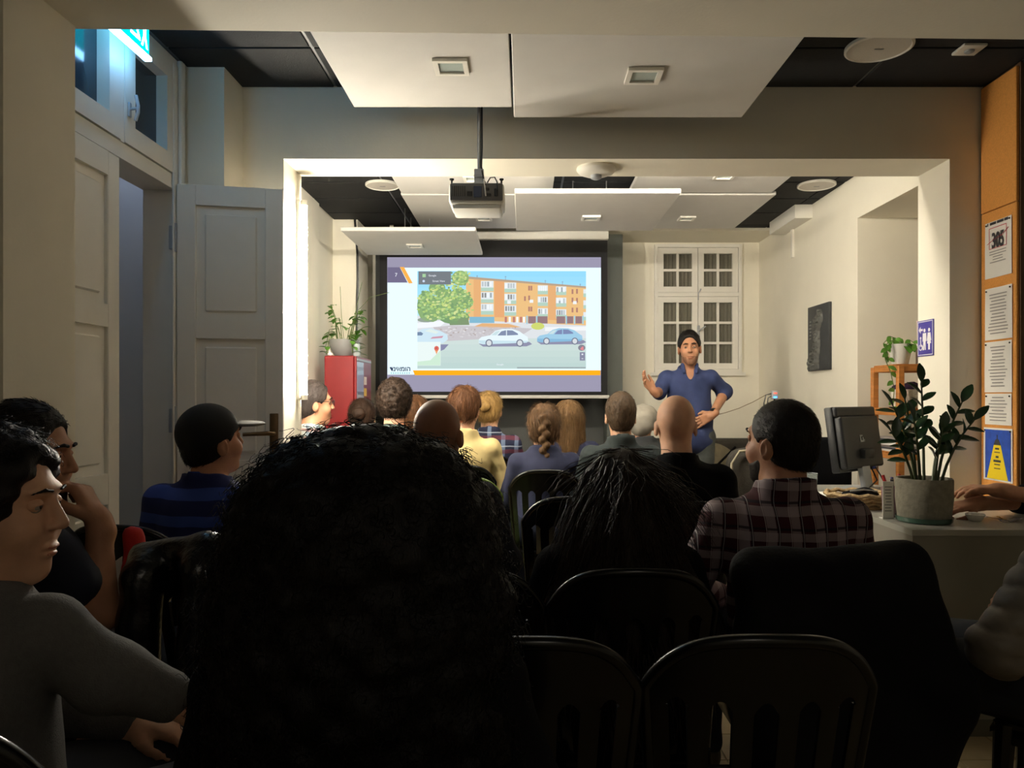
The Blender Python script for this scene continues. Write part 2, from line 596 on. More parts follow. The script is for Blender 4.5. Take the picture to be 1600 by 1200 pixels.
def leaf(name, width, height, parent, M, handle=False, mirror=False):
    """panelled leaf, local x 0..width, y thickness 0..0.04 (front face at y=0 looks to -y), z 0..height"""
    def tr(g):
        g.v = [tuple(M @ Vector(p)) for p in g.v]
        return g
    st, th = 0.075, 0.04
    rails = [(0.0, 0.20), (0.93, 1.03), (height * 0.515 + 0.42, height * 0.515 + 0.50), (height - 0.10, height)]
    rails = [(0.0, 0.22), (0.86, 0.97), (1.49, 1.57), (height - 0.085, height)]
    g = G().rbox((0, 0, 0), (st, th, height), 0.003, 1).rbox((width - st, 0, 0), (width, th, height), 0.003, 1)
    for a, b in rails:
        g.box((st, 0, a), (width - st, th, b))
    lo = wo(name, tr(g), M_WHITE, parent)
    for (a, b), (c, d) in zip(rails[:-1], rails[1:]):
        g = G().box((st, 0.014, b), (width - st, th - 0.014, c))
        # raised field with a moulding step
        g.rbox((st + 0.035, 0.006, b + 0.035), (width - st - 0.035, th - 0.006, c - 0.035), 0.006, 1)
        wo('door_panel', tr(g), M_WHITE, lo)
    if handle:
        hb = mat('old_bronze', (98, 78, 52), 0.4, 0.15, 30, metal=0.7)
        hx = width - 0.038
        g = G().rbox((hx - 0.018, -0.006, 0.93), (hx + 0.018, 0.0, 1.17), 0.006)
        wo('handle_plate', tr(g), hb, lo, 40)
        g = G().tube([(hx, -0.004, 1.085), (hx, -0.045, 1.085), (hx - 0.02, -0.055, 1.087), (hx - 0.12, -0.055, 1.083)], [0.009, 0.009, 0.010, 0.008], 10)
        wo('door_handle', tr(g), hb, lo, 40)
    return lo


# closed leaf lies in the wall plane, its face turned to the room
Mc = frame_M((XF, 2.338, 0.008), (0, 1, 0), (-1, 0, 0))
leaf('closed_leaf', 0.42, 2.115, door, Mc)
h0 = Vector((XL + 0.03, 3.178, 0.008)); h1 = Vector((-1.062, 3.262, 0.008))
dx = (h1 - h0).normalized()
Mo = frame_M(h0, dx, Vector((-dx.y, dx.x, 0)))
Mo = Matrix(((dx.x, -dx.y, 0, h0.x), (dx.y, dx.x, 0, h0.y), (0, 0, 1, h0.z), (0, 0, 0, 1)))
leaf('open_leaf', 0.43, 2.14, door, Mo, handle=True)
for z in (1.92, 1.15, 0.3):
    wo('hinge', G().tube([(XL + 0.022, 3.178, z - 0.06), (XL + 0.022, 3.178, z + 0.06)], 0.010, 8).rbox((XL + 0.0, 3.17, z - 0.05), (XL + 0.03, 3.19, z + 0.05), 0.002, 1), M_STEELP, door, 40)

# ------------------------------------------------------------------ hanging ceiling panels
def ceiling_panel(label, x0, x1, y0, y1, z, lights, tilt=0.0):
    c = ((x0 + x1) / 2, (y0 + y1) / 2, z)
    t = thing('ceiling_panel', label, 'ceiling panel', c)
    if tilt:
        t.rotation_euler = (tilt, 0, 0)
    t['group'] = 'white acoustic panels hung from the ceiling'
    o = obj('panel_board', G().rbox((x0 - c[0], y0 - c[1], 0), (x1 - c[0], y1 - c[1], 0.028), 0.004, 1), M_PANEL, t)
    for (lx, ly, s) in lights:
        a, b = lx - c[0], ly - c[1]
        g = G()
        g.box((a - s, b - s, -0.012), (a + s, b - s * 0.72, 0)).box((a - s, b + s * 0.72, -0.012), (a + s, b + s, 0))
        g.box((a - s, b - s * 0.72, -0.012), (a - s * 0.72, b + s * 0.72, 0)).box((a + s * 0.72, b - s * 0.72, -0.012), (a + s, b + s * 0.72, 0))
        bz = obj('downlight', g, M_WHITE, t)
        obj('diffuser', G().box((a - s * 0.72, b - s * 0.72, -0.004), (a + s * 0.72, b + s * 0.72, -0.001)), mat('frosted_diffuser', (170, 182, 176), 0.2), bz)
    for hx in (x0 + 0.38, x1 - 0.38):
        for hy in (y1 - 0.45, y1 - 0.15):
            obj('hanger', G().tube([(hx - c[0], hy - c[1], 0.028), (hx - c[0], hy - c[1], ZC - z - 0.008)], 0.004, 6), M_METAL, t)
    return t


ceiling_panel('white hanging panel over the near ceiling, left of the pair at the top', -0.75, -0.05, 2.30, 3.34, 2.53, [(-0.28, 2.92, 0.066)])
ceiling_panel('large white hanging panel over the near ceiling, right of the pair at the top', -0.042, 0.955, 2.30, 3.30, 2.47, [(0.455, 2.86, 0.066)])
ceiling_panel('white hanging panel behind the projector pole, left of the black gap', -0.81, 0.19, 3.95, 5.02, 2.60, [(-0.31, 4.66, 0.06)])
ceiling_panel('white hanging panel right of the black gap beside the smoke detector', 0.70, 1.65, 3.95, 5.02, 2.605, [(1.23, 4.62, 0.06)])
ceiling_panel('white hanging panel below and behind the projector', -0.82, 0.18, 5.05, 6.06, 2.60, [(-0.30, 5.7, 0.06)])
ceiling_panel('white hanging panel above the window, behind the lowest broad panel', 0.70, 1.69, 5.05, 6.06, 2.60, [(1.23, 5.7, 0.06)])
ceiling_panel('low broad white hanging panel right of the projector', -0.053, 0.93, 4.45, 5.46, 2.45, [(0.45, 5.05, 0.06)])
ceiling_panel('lowest white hanging panel over the plant and the screen top', -1.28, -0.335, 5.28, 6.18, 2.41, [(-0.83, 5.78, 0.06)])

# ------------------------------------------------------------------ ceiling speakers and detectors
def ceil_speaker(label, x, y, r):
    t = thing('ceiling_speaker', label, 'speaker', (x, y, ZC - 0.008), group='round ceiling loudspeakers')
    obj('rim', G().lathe([(r, 0), (r, -0.012), (r * 0.93, -0.016), (r * 0.90, -0.011), (r * 0.90, 0)], 40), M_WHITE, t)
    obj('grille', G().lathe([(r * 0.90, -0.004), (r * 0.90, -0.011), (r * 0.5, -0.013), (0.001, -0.014)], 40), mat('speaker_grille', (206, 200, 190), 0.7, 0.12, 400), t)
    obj('badge', G().box((-0.018, -0.004, -0.0155), (0.018, 0.004, -0.013)), M_METAL, t)


ceil_speaker('large round white ceiling speaker in the near black ceiling', 1.45, 3.08, 0.132)
ceil_speaker('round white ceiling speaker in the far left of the black ceiling', -0.95, 5.09, 0.115)
ceil_speaker('round white ceiling speaker in the far right corner by the cream wall', 1.975, 5.09, 0.125)
t = thing('ceiling_sensor', 'small square white sensor plate in the near black ceiling', 'sensor', (1.83, 3.10, ZC - 0.008))
obj('plate', G().rbox((-0.048, -0.048, -0.012), (0.048, 0.048, 0), 0.004), M_WHITE, t)
obj('lens', G().lathe([(0.02, -0.012), (0.018, -0.018), (0.008, -0.022), (0.001, -0.023)], 16), M_STEELP, t)
t = thing('smoke_detector', 'round white smoke detector under the wide lintel', 'smoke detector', (0.35, 3.64, FZ))
obj('base', G().lathe([(0.092, 0), (0.094, -0.012), (0.085, -0.024), (0.06, -0.034), (0.03, -0.036), (0.001, -0.036)], 32), M_WHITE, t)
obj('sensing_head', G().lathe([(0.028, -0.034), (0.026, -0.05), (0.014, -0.056), (0.001, -0.057)], 20), M_STEELP, t)

# ------------------------------------------------------------------ exit sign
t = thing('exit_sign', 'glowing cyan exit sign above the double door', 'sign', (-1.40, 2.66, 2.50))
M_EX = emit('exit_cyan', (0, 200, 225), EXIT_POWER * 0.13)
M_EXW = emit('exit_white', (130, 195, 255), EXIT_POWER)
obj('sign_panel', G().rbox((-0.006, -0.155, 0.016), (0.006, 0.155, 0.165), 0.004), M_EX, t)
obj('light_edge', G().rbox((-0.014, -0.16, 0.0), (0.014, 0.16, 0.016), 0.004), M_EXW, t)
text('lettering', 'יציאה'[::-1], 0.15, frame_M((-1.3925, 2.62, 2.588), (0, 1, 0), (0, 0, 1)), M_EXW, t)
# little walking figure beside the letters
fg = G()
def P2(y, z): return (0.0066, y, z)
fg.add([P2(0.118 + 0.012 * math.cos(a), 0.14 + 0.012 * math.sin(a)) for a in [i * math.pi / 5 for i in range(10)]], [tuple(range(10))])
fg.add([P2(0.105, 0.128), P2(0.132, 0.128), P2(0.128, 0.08), P2(0.142, 0.035), P2(0.128, 0.035), P2(0.117, 0.072), P2(0.106, 0.035), P2(0.092, 0.035), P2(0.108, 0.08)], [tuple(range(9))])
obj('walking_figure', fg, M_EXW, t, None)
obj('ceiling_bracket', G().rbox((-0.02, -0.16, 0.165), (0.02, 0.16, ZC - 2.50 - 0.0085), 0.004), M_WHITE, t)

# ------------------------------------------------------------------ tube lamp on the left jamb
TX, TY = XJL + 0.035, 3.715
t = thing('tube_lamp', 'bright vertical tube lamp on the left jamb of the opening', 'lamp', (XJL, TY, 1.235))
obj('batten', G().rbox((0.0, -0.022, 0.0), (0.018, 0.022, 0.98), 0.004), M_WHITE, t)
obj('tube', G().tube([(0.034, 0, 0.02), (0.034, 0, 0.96)], 0.014, 16), emit('tube_glow', (255, 246, 228), TUBE_POWER), t, 40)
obj('end_cap', G().lathe([(0.016, 0.0), (0.016, 0.025)], 16, (0.034, 0, 0)), M_WHITE, t)
obj('end_cap', G().lathe([(0.016, 0.955), (0.016, 0.98)], 16, (0.034, 0, 0)), M_WHITE, t)
obj('power_cable', G().tube([(0.012, 0.0, 0.0), (0.014, 0.01, -0.05), (0.006, 0.03, -0.12), (0.005, 0.05, -0.3), (0.005, 0.052, -1.2)], 0.0025, 6), M_WHITE, t)

t = thing('fill_tube', 'added unseen fill tube on the rear face of the lintel, brightening the lecture room', 'lamp', (0.3, 3.78, 2.44))  # added fill light for the far room, out of sight behind the lintel
obj('batten', G().rbox((-1.15, 0.0, -0.022), (1.15, 0.018, 0.022), 0.004), M_WHITE, t)
obj('tube', G().tube([(-1.13, 0.034, 0), (1.13, 0.034, 0)], 0.014, 16), emit('fill_tube_glow', (255, 246, 228), FILL_TUBE_POWER), t, 40)
for x in (-1.15, 1.125):
    obj('end_cap', G().tube([(x, 0.034, 0), (x + 0.025, 0.034, 0)], 0.016, 16), M_WHITE, t)
t = thing('hall_fill', 'added unseen fill globe in the hallway behind the door', 'lamp', (-1.85, 3.2, ZC))  # added to lift the dark hallway, out of sight
obj('globe', G().ball((0, 0, -0.09), 0.07, 20, 12), emit('hall_fill_glow', (205, 222, 255), 5.0), t)
obj('rose', G().lathe([(0.04, -0.03), (0.05, 0)], 20), M_WHITE, t)
t = thing('fill_globe', 'added dim fill globe, unseen in the room behind the camera', 'lamp', (0.6, -0.9, ZC))  # added fill for the near walls and beam, never in view
obj('globe', G().ball((0, 0, -0.22), 0.18, 24, 14), emit('room_fill_glow', (255, 244, 226), ROOM_FILL_POWER), t)
obj('rose', G().lathe([(0.05, -0.05), (0.06, 0)], 20), M_WHITE, t)

# ================================================================== PROJECTION SCREEN
SD = 6.3
SX0, SX1, SZ0, SZ1 = -1.137, 0.646, 1.293, 2.414
scr = thing('projection_screen', 'pull-down projection screen with a lit slide of a street', 'screen', (-0.245, SD, 1.24))
wo('screen_case', G().rbox((-1.28, SD - 0.05, 2.555), (0.705, SD + 0.06, 2.625), 0.008).box((0.60, SD - 0.052, 2.588), (0.66, SD - 0.049, 2.598)), M_WHITE, scr, 40)
wo('black_border', G().box((-1.20, SD, 1.262), (0.70, SD + 0.004, 2.56)), mat('screen_black', (10, 11, 14), 0.8), scr)
wo('bottom_bar', G().rbox((-1.22, SD - 0.012, 1.236), (0.715, SD + 0.016, 1.264), 0.006), M_PANEL, scr, 40)
for hx in (-1.1, 0.55):
    wo('hanger', G().box((hx - 0.015, SD - 0.01, 2.62), (hx + 0.015, SD + 0.01, ZC - 0.0085)), M_WHITE, scr)
wo('pull_handle', G().tube([(-0.27, SD, 1.236), (-0.27, SD, 1.215), (-0.22, SD, 1.215), (-0.22, SD, 1.236)], 0.003, 6), M_STEELP, scr)

SL = G()
_lay = [0]


def sp(cx, cy):
    """slide coordinates measured on the enlarged slide (22..1550 by 50..1015)"""
    x = SX0 + (cx - 22) / (1550 - 22) * (SX1 - SX0)
    z = SZ1 - (cy - 50) / (1015 - 50) * (SZ1 - SZ0)
    return (x, SD - 0.001 - 0.00012 * _lay[0], z)


def spoly(pts, col):  # pale mix: haze of room light on the screen, put into the colours
    SL.poly([sp(*p) for p in pts], col if max(p[0] for p in pts) > 1500 or min(p[0] for p in pts) < 60 else tuple(int(c * 0.80 + q * 0.20) for c, q in zip(col, (214, 226, 226))))


def srect(x0, y0, x1, y1, col):
    spoly([(x0, y0), (x0, y1), (x1, y1), (x1, y0)], col)


def sell(cx, cy, rx, ry, col, n=14):
    spoly([(cx + rx * math.cos(-a * 2 * math.pi / n), cy + ry * math.sin(-a * 2 * math.pi / n)) for a in range(n)], col)


def nxt(): _lay[0] += 1


srect(22, 50, 1550, 1015, (150, 146, 168)); nxt()
srect(24, 125, 1550, 862, (226, 247, 255)); srect(24, 862, 215, 893, (226, 247, 255))
nxt()
spoly([(205, 862), (220, 897), (1546, 897), (1546, 862)], (255, 170, 28))
spoly([(24, 122), (24, 232), (168, 232), (112, 122)], (112, 106, 134))
spoly([(112, 120), (176, 238), (204, 236), (142, 120)], (250, 160, 40))
nxt()
# the street photograph in the slide
PX0, PX1, PY0, PY1 = 238, 1443, 150, 850
for i in range(8):
    t0 = i / 8
    srect(PX0, 150 + i * 40, PX1, 190 + i * 40 + 1, (int(128 + 50 * t0), int(208 + 22 * t0), 250))
srect(PX0, 470, PX1, 700, (214, 216, 222))
nxt()
for i in range(5):
    srect(PX0, 632 + i * 44, PX1, 632 + (i + 1) * 44 - (2 if i == 4 else 0), (196 - 5 * i, 212 - 3 * i, 208 - 3 * i))
nxt()
def roof(x): return 190 + (x - 585) / (1443 - 585) * 72
# apartment block
spoly([(585, roof(585)), (585, 500), (1443, 540), (1443, roof(1443))], (232, 176, 104)); nxt()
spoly([(585, roof(585) - 3), (585, roof(585) + 14), (1443, roof(1443) + 10), (1443, roof(1443) - 3)], (170, 140, 112))
spoly([(788, 218), (788, 480), (858, 482), (858, 222)], (226, 150, 88))
spoly([(1172, 250), (1172, 500), (1232, 502), (1232, 256)], (224, 156, 92))
spoly([(640, 205), (640, 480), (690, 480), (690, 210)], (226, 158, 92))
nxt()
for (x0, x1, d) in ((692, 782, 0), (860, 944, 12), (1098, 1170, 32), (1228, 1302, 40), (1424, 1443, 60)):
    for k, (a, b) in enumerate(((220, 268), (300, 352), (384, 436))):
        srect(x0, a + d, x1, b + d * 0.7, (222, 228, 232))
        srect(x0, b + d * 0.7, x1, b + d * 0.7 + 26, (164, 196, 176))
nxt()
rr = random.Random(3)
for (x0, x1, d) in ((692, 782, 0), (860, 944, 12), (1098, 1170, 32), (1228, 1302, 40)):
    for a in (220, 300, 384):
        for q in range(4):
            xx = x0 + 6 + q * (x1 - x0 - 12) / 4
            srect(xx, a + d + 6, xx + (x1 - x0) / 7, a + d + 40, rr.choice([(120, 116, 116), (176, 182, 186), (140, 150, 158), (240, 242, 244)]))
for (x, y) in ((1030, 255), (1046, 255), (1030, 325), (1030, 405), (1046, 405), (1340, 280), (1372, 278), (1340, 340), (1372, 342), (1340, 412), (1372, 412), (1000, 330)):
    srect(x, y, x + 13, y + 34, (164, 104, 84))
for (x, y) in ((1040, 355), (1350, 365), (880, 362), (1245, 340)):
    srect(x, y, x + 26, y + 22, (236, 238, 240))
# ground floor
srect(610, 478, 788, 522, (104, 166, 196))
for i, x in enumerate((862, 890, 920, 944, 970, 992)):
    srect(x, 478, x + 16, 518, [(176, 96, 84), (244, 246, 246)][i % 2])
for (x0, x1) in ((1030, 1084), (1096, 1168), (1232, 1294), (1306, 1352), (1368, 1414)):
    srect(x0, 474, x1, 526, (128, 92, 96))
for x in (1016, 1086, 1298, 1356, 1416):
    srect(x, 470, x + 10, 530, (140, 194, 214))
for x, h in ((868, 30), (665, 18), (1152, 24), (1275, 26), (1402, 20)):
    srect(x - 1.5, roof(x) - h, x + 1.5, roof(x), (110, 118, 128)); srect(x - 7, roof(x) - h + 6, x + 7, roof(x) - h + 8, (110, 118, 128))
nxt()
# garden strip, verge, pavement
spoly([(640, 548), (700, 524), (890, 528), (980, 552), (800, 560)], (222, 160, 96))
spoly([(350, 552), (480, 540), (900, 552), (1060, 562), (1000, 600), (660, 640), (450, 652), (380, 600)], (190, 182, 186))
sell(1098, 545, 48, 26, (196, 204, 84))
spoly([(1150, 552), (1443, 548), (1443, 576), (1150, 580)], (238, 238, 240))
for i in range(150):
    x = 380 + rr.random() * 560; y = 556 + rr.random() * 68
    sell(x, y, 4 + rr.random() * 9, 2 + rr.random() * 4, rr.choice([(150, 128, 120), (214, 208, 208), (174, 160, 160), (226, 224, 228)]), 6)
spoly([(238, 522), (460, 500), (400, 548), (238, 560)], (238, 240, 246))
nxt()
# tree: overlapping leaf clusters
for i in range(16):
    a = rr.random() * 6.28; q = rr.random()
    sell(430 + 170 * q * math.cos(a), 385 + 120 * q * math.sin(a), 60, 52, (112, 152, 84))
sell(300, 400, 64, 110, (118, 158, 88)); sell(545, 200, 62, 55, (128, 160, 84)); sell(500, 480, 110, 50, (96, 136, 80)); sell(300, 500, 62, 18, (128, 142, 128))
spoly([(462, 500), (470, 538), (610, 536), (600, 480)], (104, 128, 84))
nxt()
for i in range(520):
    if i % 5 == 0:
        x = 545 + rr.gauss(0, 32); y = 200 + rr.gauss(0, 26)
    else:
        x = 430 + rr.uniform(-185, 205); y = 385 + rr.uniform(-145, 110)
        if ((x - 440) / 205) ** 2 + ((y - 385) / 140) ** 2 > 1.0: continue
    if y < 152 or x < 244 or x > 660: continue
    c = rr.choice([(160, 194, 92), (134, 174, 88), (186, 206, 100), (98, 138, 82), (150, 190, 110), (206, 216, 130)])
    sell(x, y, rr.uniform(6, 15), rr.uniform(4, 11), c, 7)
nxt()
# cars
def car(ox, oy, s, body, shade, glassc, flip=1, cut=None):
    def q(pts, col):
        pp = [(ox + flip * s * x, oy + s * y) for x, y in pts]
        if flip < 0: pp = pp[::-1]
        if cut is not None: pp = [(max(cut, x), y) for x, y in pp]
        spoly(pp[::-1], col)
    q([(-182, 22), (-150, 44), (160, 42), (200, 26), (180, 10), (-170, 12)], (120, 118, 150)); nxt()
    q([(-182, 20), (-180, -10), (-160, -26), (-100, -38), (-62, -70), (-10, -84), (60, -82), (110, -66), (150, -36), (168, -26), (172, 4), (160, 16), (-150, 28)], body)
    nxt()
    q([(-180, -2), (-180, 16), (-150, 28), (160, 16), (172, 2), (60, 2)], shade)
    q([(-48, -36), (-20, -66), (14, -74), (14, -36)], glassc); q([(20, -36), (20, -74), (60, -72), (98, -50), (100, -40)], glassc)
    q([(-92, -38), (-58, -66), (-28, -70), (-56, -38)], (190, 214, 220))
    nxt()
    for wx in (-108, 112):
        e = [(wx + 26 * math.cos(a), 18 + 28 * math.sin(a)) for a in [i * math.pi / 7 for i in range(14)]]
        q(e, (92, 96, 120)); nxt()
        e = [(wx + 18 * math.cos(a), 18 + 20 * math.sin(a)) for a in [i * math.pi / 7 for i in range(14)]]
        q(e, (206, 210, 216))
    nxt()


car(858, 648, 1.0, (226, 240, 246), (190, 218, 230), (104, 116, 150))
car(1260, 636, 0.92, (140, 190, 222), (112, 168, 208), (98, 112, 160))
spoly([(238, 590), (238, 660), (420, 668), (456, 640), (452, 606), (400, 578), (330, 560), (270, 566)][::-1], (196, 222, 236)); nxt()
spoly([(238, 588), (238, 612), (270, 612), (280, 598), (262, 586)][::-1], (90, 112, 146))
spoly([(290, 580), (330, 566), (392, 586), (372, 600)][::-1], (218, 232, 224))
spoly([(330, 636), (346, 622), (424, 614), (414, 630)][::-1], (196, 132, 152))
spoly([(400, 676), (400, 725), (430, 712), (462, 676)][::-1], (112, 112, 150))
nxt()
# inset map with pin, dark caption box, controls
srect(238, 658, 404, 828, (228, 240, 238)); nxt()
spoly([(238, 800), (330, 790), (402, 720), (402, 826), (238, 826)][::-1], (196, 226, 200)); nxt()
sell(375, 705, 17, 18, (214, 74, 58)); spoly([(362, 716), (375, 748), (388, 716)], (232, 140, 80)); sell(375, 703, 6, 6, (120, 40, 36))
srect(246, 152, 478, 246, (92, 96, 104)); nxt()
srect(274, 170, 298, 194, (150, 196, 140))
sell(283, 222, 9, 9, (190, 205, 235))
sell(1412, 700, 26, 22, (110, 104, 120)); srect(1398, 732, 1436, 792, (112, 112, 140)); nxt()
spoly([(1400, 712), (1426, 720), (1424, 690), (1412, 694)][::-1], (220, 110, 120))
srect(1411, 742, 1423, 752, (230, 230, 240)); srect(1411, 776, 1423, 780, (230, 230, 240))
srect(950, 838, 1440, 850, (146, 160, 160)); srect(950, 842, 1440, 846, (120, 132, 140))
_slide = wo('projected_slide', SL, emit_attr('slide_light', SLIDE_POWER), scr)
nxt(); nxt()
M_SLW = emit('slide_white', (232, 236, 245), SLIDE_POWER)
M_SLD = emit('slide_navy', (46, 58, 86), SLIDE_POWER)
TZ = lambda cx, cy: Vector(sp(cx, cy))
XD, ZD = (1, 0, 0), (0, 0, 1)
text('slide_number', '7', 0.042, frame_M(TZ(86, 178), XD, ZD), M_SLW, scr, extrude=0)
text('slide_logo', 'הומאינד'[::-1], 0.052, frame_M(TZ(116, 853), XD, ZD), M_SLD, scr, extrude=0, bold=0.0014)
for k in range(9):
    a_, b_ = sp(48 + 16 * k, 876), sp(56 + 16 * k, 888)
    wo('slide_logo_mark', G().box((a_[0], a_[1] - 0.0006, b_[2]), (b_[0], a_[1], a_[2])), emit('slide_teal', (150, 200, 205), SLIDE_POWER), scr)
text('slide_caption', 'Google', 0.022, frame_M(TZ(345, 182), XD, ZD), M_SLW, scr, extrude=0)
text('slide_caption', 'Street View', 0.022, frame_M(TZ(390, 222), XD, ZD), M_SLW, scr, extrude=0)
text('slide_caption', 'Google', 0.02, frame_M(TZ(828, 820), XD, ZD), M_SLW, scr, extrude=0)

# ================================================================== PROJECTOR
pc = at(746, 310, 3.40)
pr = thing('projector', 'white projector hung on a thin ceiling pole', 'projector', (pc.x, 3.42, 2.08))
M_PRW = mat('projector_white', (222, 220, 212), 0.35)
M_PRD = mat('projector_grey', (92, 90, 88), 0.6)
x0, x1 = -0.122, 0.122
obj('body', G().rbox((x0, -0.10, 0.018), (x1, 0.11, 0.115), 0.018, 3).rbox((x0 + 0.012, -0.085, 0.0), (x1 - 0.012, 0.10, 0.03), 0.012, 2), M_PRW, pr, 40)
bp = obj('rear_panel', G().rbox((x0 + 0.006, -0.106, 0.032), (x1 - 0.006, -0.095, 0.108), 0.006), M_PRD, pr)
for (a, b, wd, h, m) in ((-0.012, 0.045, 0.036, 0.05, 'port_blue'), (0.035, 0.05, 0.03, 0.012, 'port_black'), (0.035, 0.075, 0.022, 0.012, 'port_black'), (0.08, 0.05, 0.016, 0.035, 'port_black'), (-0.04, 0.05, 0.022, 0.022, 'port_black')):
    obj('socket', G().rbox((a, -0.109, b), (a + wd, -0.104, b + h), 0.002, 1), mat(m, (48, 58, 84) if m == 'port_blue' else (14, 14, 14), 0.5), bp)
for k in range(7):
    obj('vent_slat', G().box((x0 + 0.016 + k * 0.009, -0.108, 0.05), (x0 + 0.020 + k * 0.009, -0.105, 0.095)), M_BLACK, bp)
obj('lens', G().lathe([(0.032, 0.105), (0.032, 0.122), (0.024, 0.118), (0.001, 0.116)], 24, (0.05, 0, 0.06), axis=1), M_BLACK, pr)
for fx in (x0 + 0.012, x1 - 0.012):
    obj('foot', G().lathe([(0.004, 0.11), (0.004, 0.124), (0.010, 0.128), (0.010, 0.134), (0.001, 0.135)], 12, (fx, -0.08, 0)), M_BLACK, pr)
hz = ZC - 2.08 - 0.009
obj('pole', G().tube([(0.006, 0, 0.16), (0.006, 0, hz)], 0.008, 12).lathe([(0.035, hz - 0.012), (0.035, hz)], 20, (0.006, 0, 0)), M_METAL, pr)
obj('mount_bracket', G().rbox((-0.016, -0.014, 0.11), (0.028, 0.014, 0.20), 0.004).rbox((-0.035, -0.05, 0.112), (0.045, 0.05, 0.122), 0.003).tube([(-0.016, -0.016, 0.165), (0.028, -0.016, 0.165)], 0.006), M_STEELP, pr)
obj('cable', G().tube([(0.018, 0.006, hz), (0.019, 0.002, 0.30), (0.017, -0.004, 0.21), (0.03, -0.03, 0.14), (0.042, -0.06, 0.115), (0.04, -0.11, 0.10)], 0.004, 8), M_BLACK, pr)
obj('cable', G().tube([(0.042, -0.05, 0.118), (0.06, -0.07, 0.142), (0.08, -0.09, 0.138), (0.092, -0.112, 0.11), (0.092, -0.112, 0.08)], 0.003, 8), M_BLACK, pr)
obj('cable', G().tube([(0.028, -0.02, 0.15), (0.034, -0.10, 0.12), (0.038, -0.113, 0.09), (0.042, -0.11, 0.05)], 0.003, 8), M_PRW, pr)

# ================================================================== RED FRIDGE AND ITS PLANTS
FX0, FX1, FY0, FY1, FH = -1.425, -1.195, 5.40, 5.92, 1.545
M_RED = mat('red_enamel', (134, 26, 30), 0.35, 0.06, 6)
fr = thing('drinks_fridge', 'narrow red drinks fridge against the left wall', 'fridge', (-1.31, 5.66, 0))
wo('body', G().rbox((FX0, FY0, 0.03), (FX1 - 0.02, FY1, FH), 0.008), M_RED, fr)
dr = wo('door', G().rbox((FX1 - 0.018, FY0 + 0.004, 0.06), (FX1, FY1, FH - 0.004), 0.005), M_RED, fr)
wo('door_glass', G().rbox((FX1 - 0.001, FY0 + 0.02, 0.95), (FX1 + 0.002, FY0 + 0.24, FH - 0.04), 0.002), mat('fridge_glass', (150, 158, 180), 0.08), dr)
wo('door_trim', G().box((FX1, FY0 + 0.02, FH - 0.035), (FX1 + 0.006, FY1 - 0.02, FH - 0.02)), M_STEELP, dr)
for k, c in enumerate(((235, 215, 205), (232, 190, 90), (240, 236, 228), (226, 200, 180))):
    wo('door_sticker', G().box((FX1 + 0.002, FY0 + 0.25, 1.34 - k * 0.085), (FX1 + 0.0035, FY0 + 0.34, 1.40 - k * 0.085)), mat('sticker_%d' % k, c, 0.6), dr)
for fx in (FX0 + 0.03, FX1 - 0.05):
    for fy in (FY0 + 0.04, FY1 - 0.04):
        wo('foot', G().lathe([(0.015, 0), (0.015, 0.031)], 10, (fx, fy, 0)), M_BLACK, fr)


def leaf_mesh(g, base, d, up, ln, wd, curl=0.25):
    """a pointed leaf blade, folded on its midrib, 2 x 5 quads"""
    d = Vector(d).normalized(); s = d.cross(Vector(up))
    if s.length < 1e-4: s = d.orthogonal()
    s.normalize(); n = s.cross(d)
    vs = []; fs = []
    N = 5
    for i in range(N + 1):
        t = i / N
        c = Vector(base) + d * ln * t - n * curl * ln * t * t
        wv = wd * math.sin(math.pi * (t * 0.93 + 0.04)) ** 0.8
        vs += [c - s * wv + n * wv * 0.25, c, c + s * wv + n * wv * 0.25]
    for i in range(N):
        a = i * 3
        fs += [(a, a + 1, a + 4, a + 3), (a + 1, a + 2, a + 5, a + 4)]
    g.add(vs, fs)


M_LEAF = mat('leaf_green', (88, 138, 48), 0.4, 0.25, 25)
M_LEAFD = mat('leaf_dark', (34, 66, 36), 0.3, 0.25, 25)
M_STEM = mat('stem_green', (92, 110, 52), 0.6)
M_SOIL = mat('soil', (46, 34, 24), 0.95, 0.3, 60, 0.5, 80)

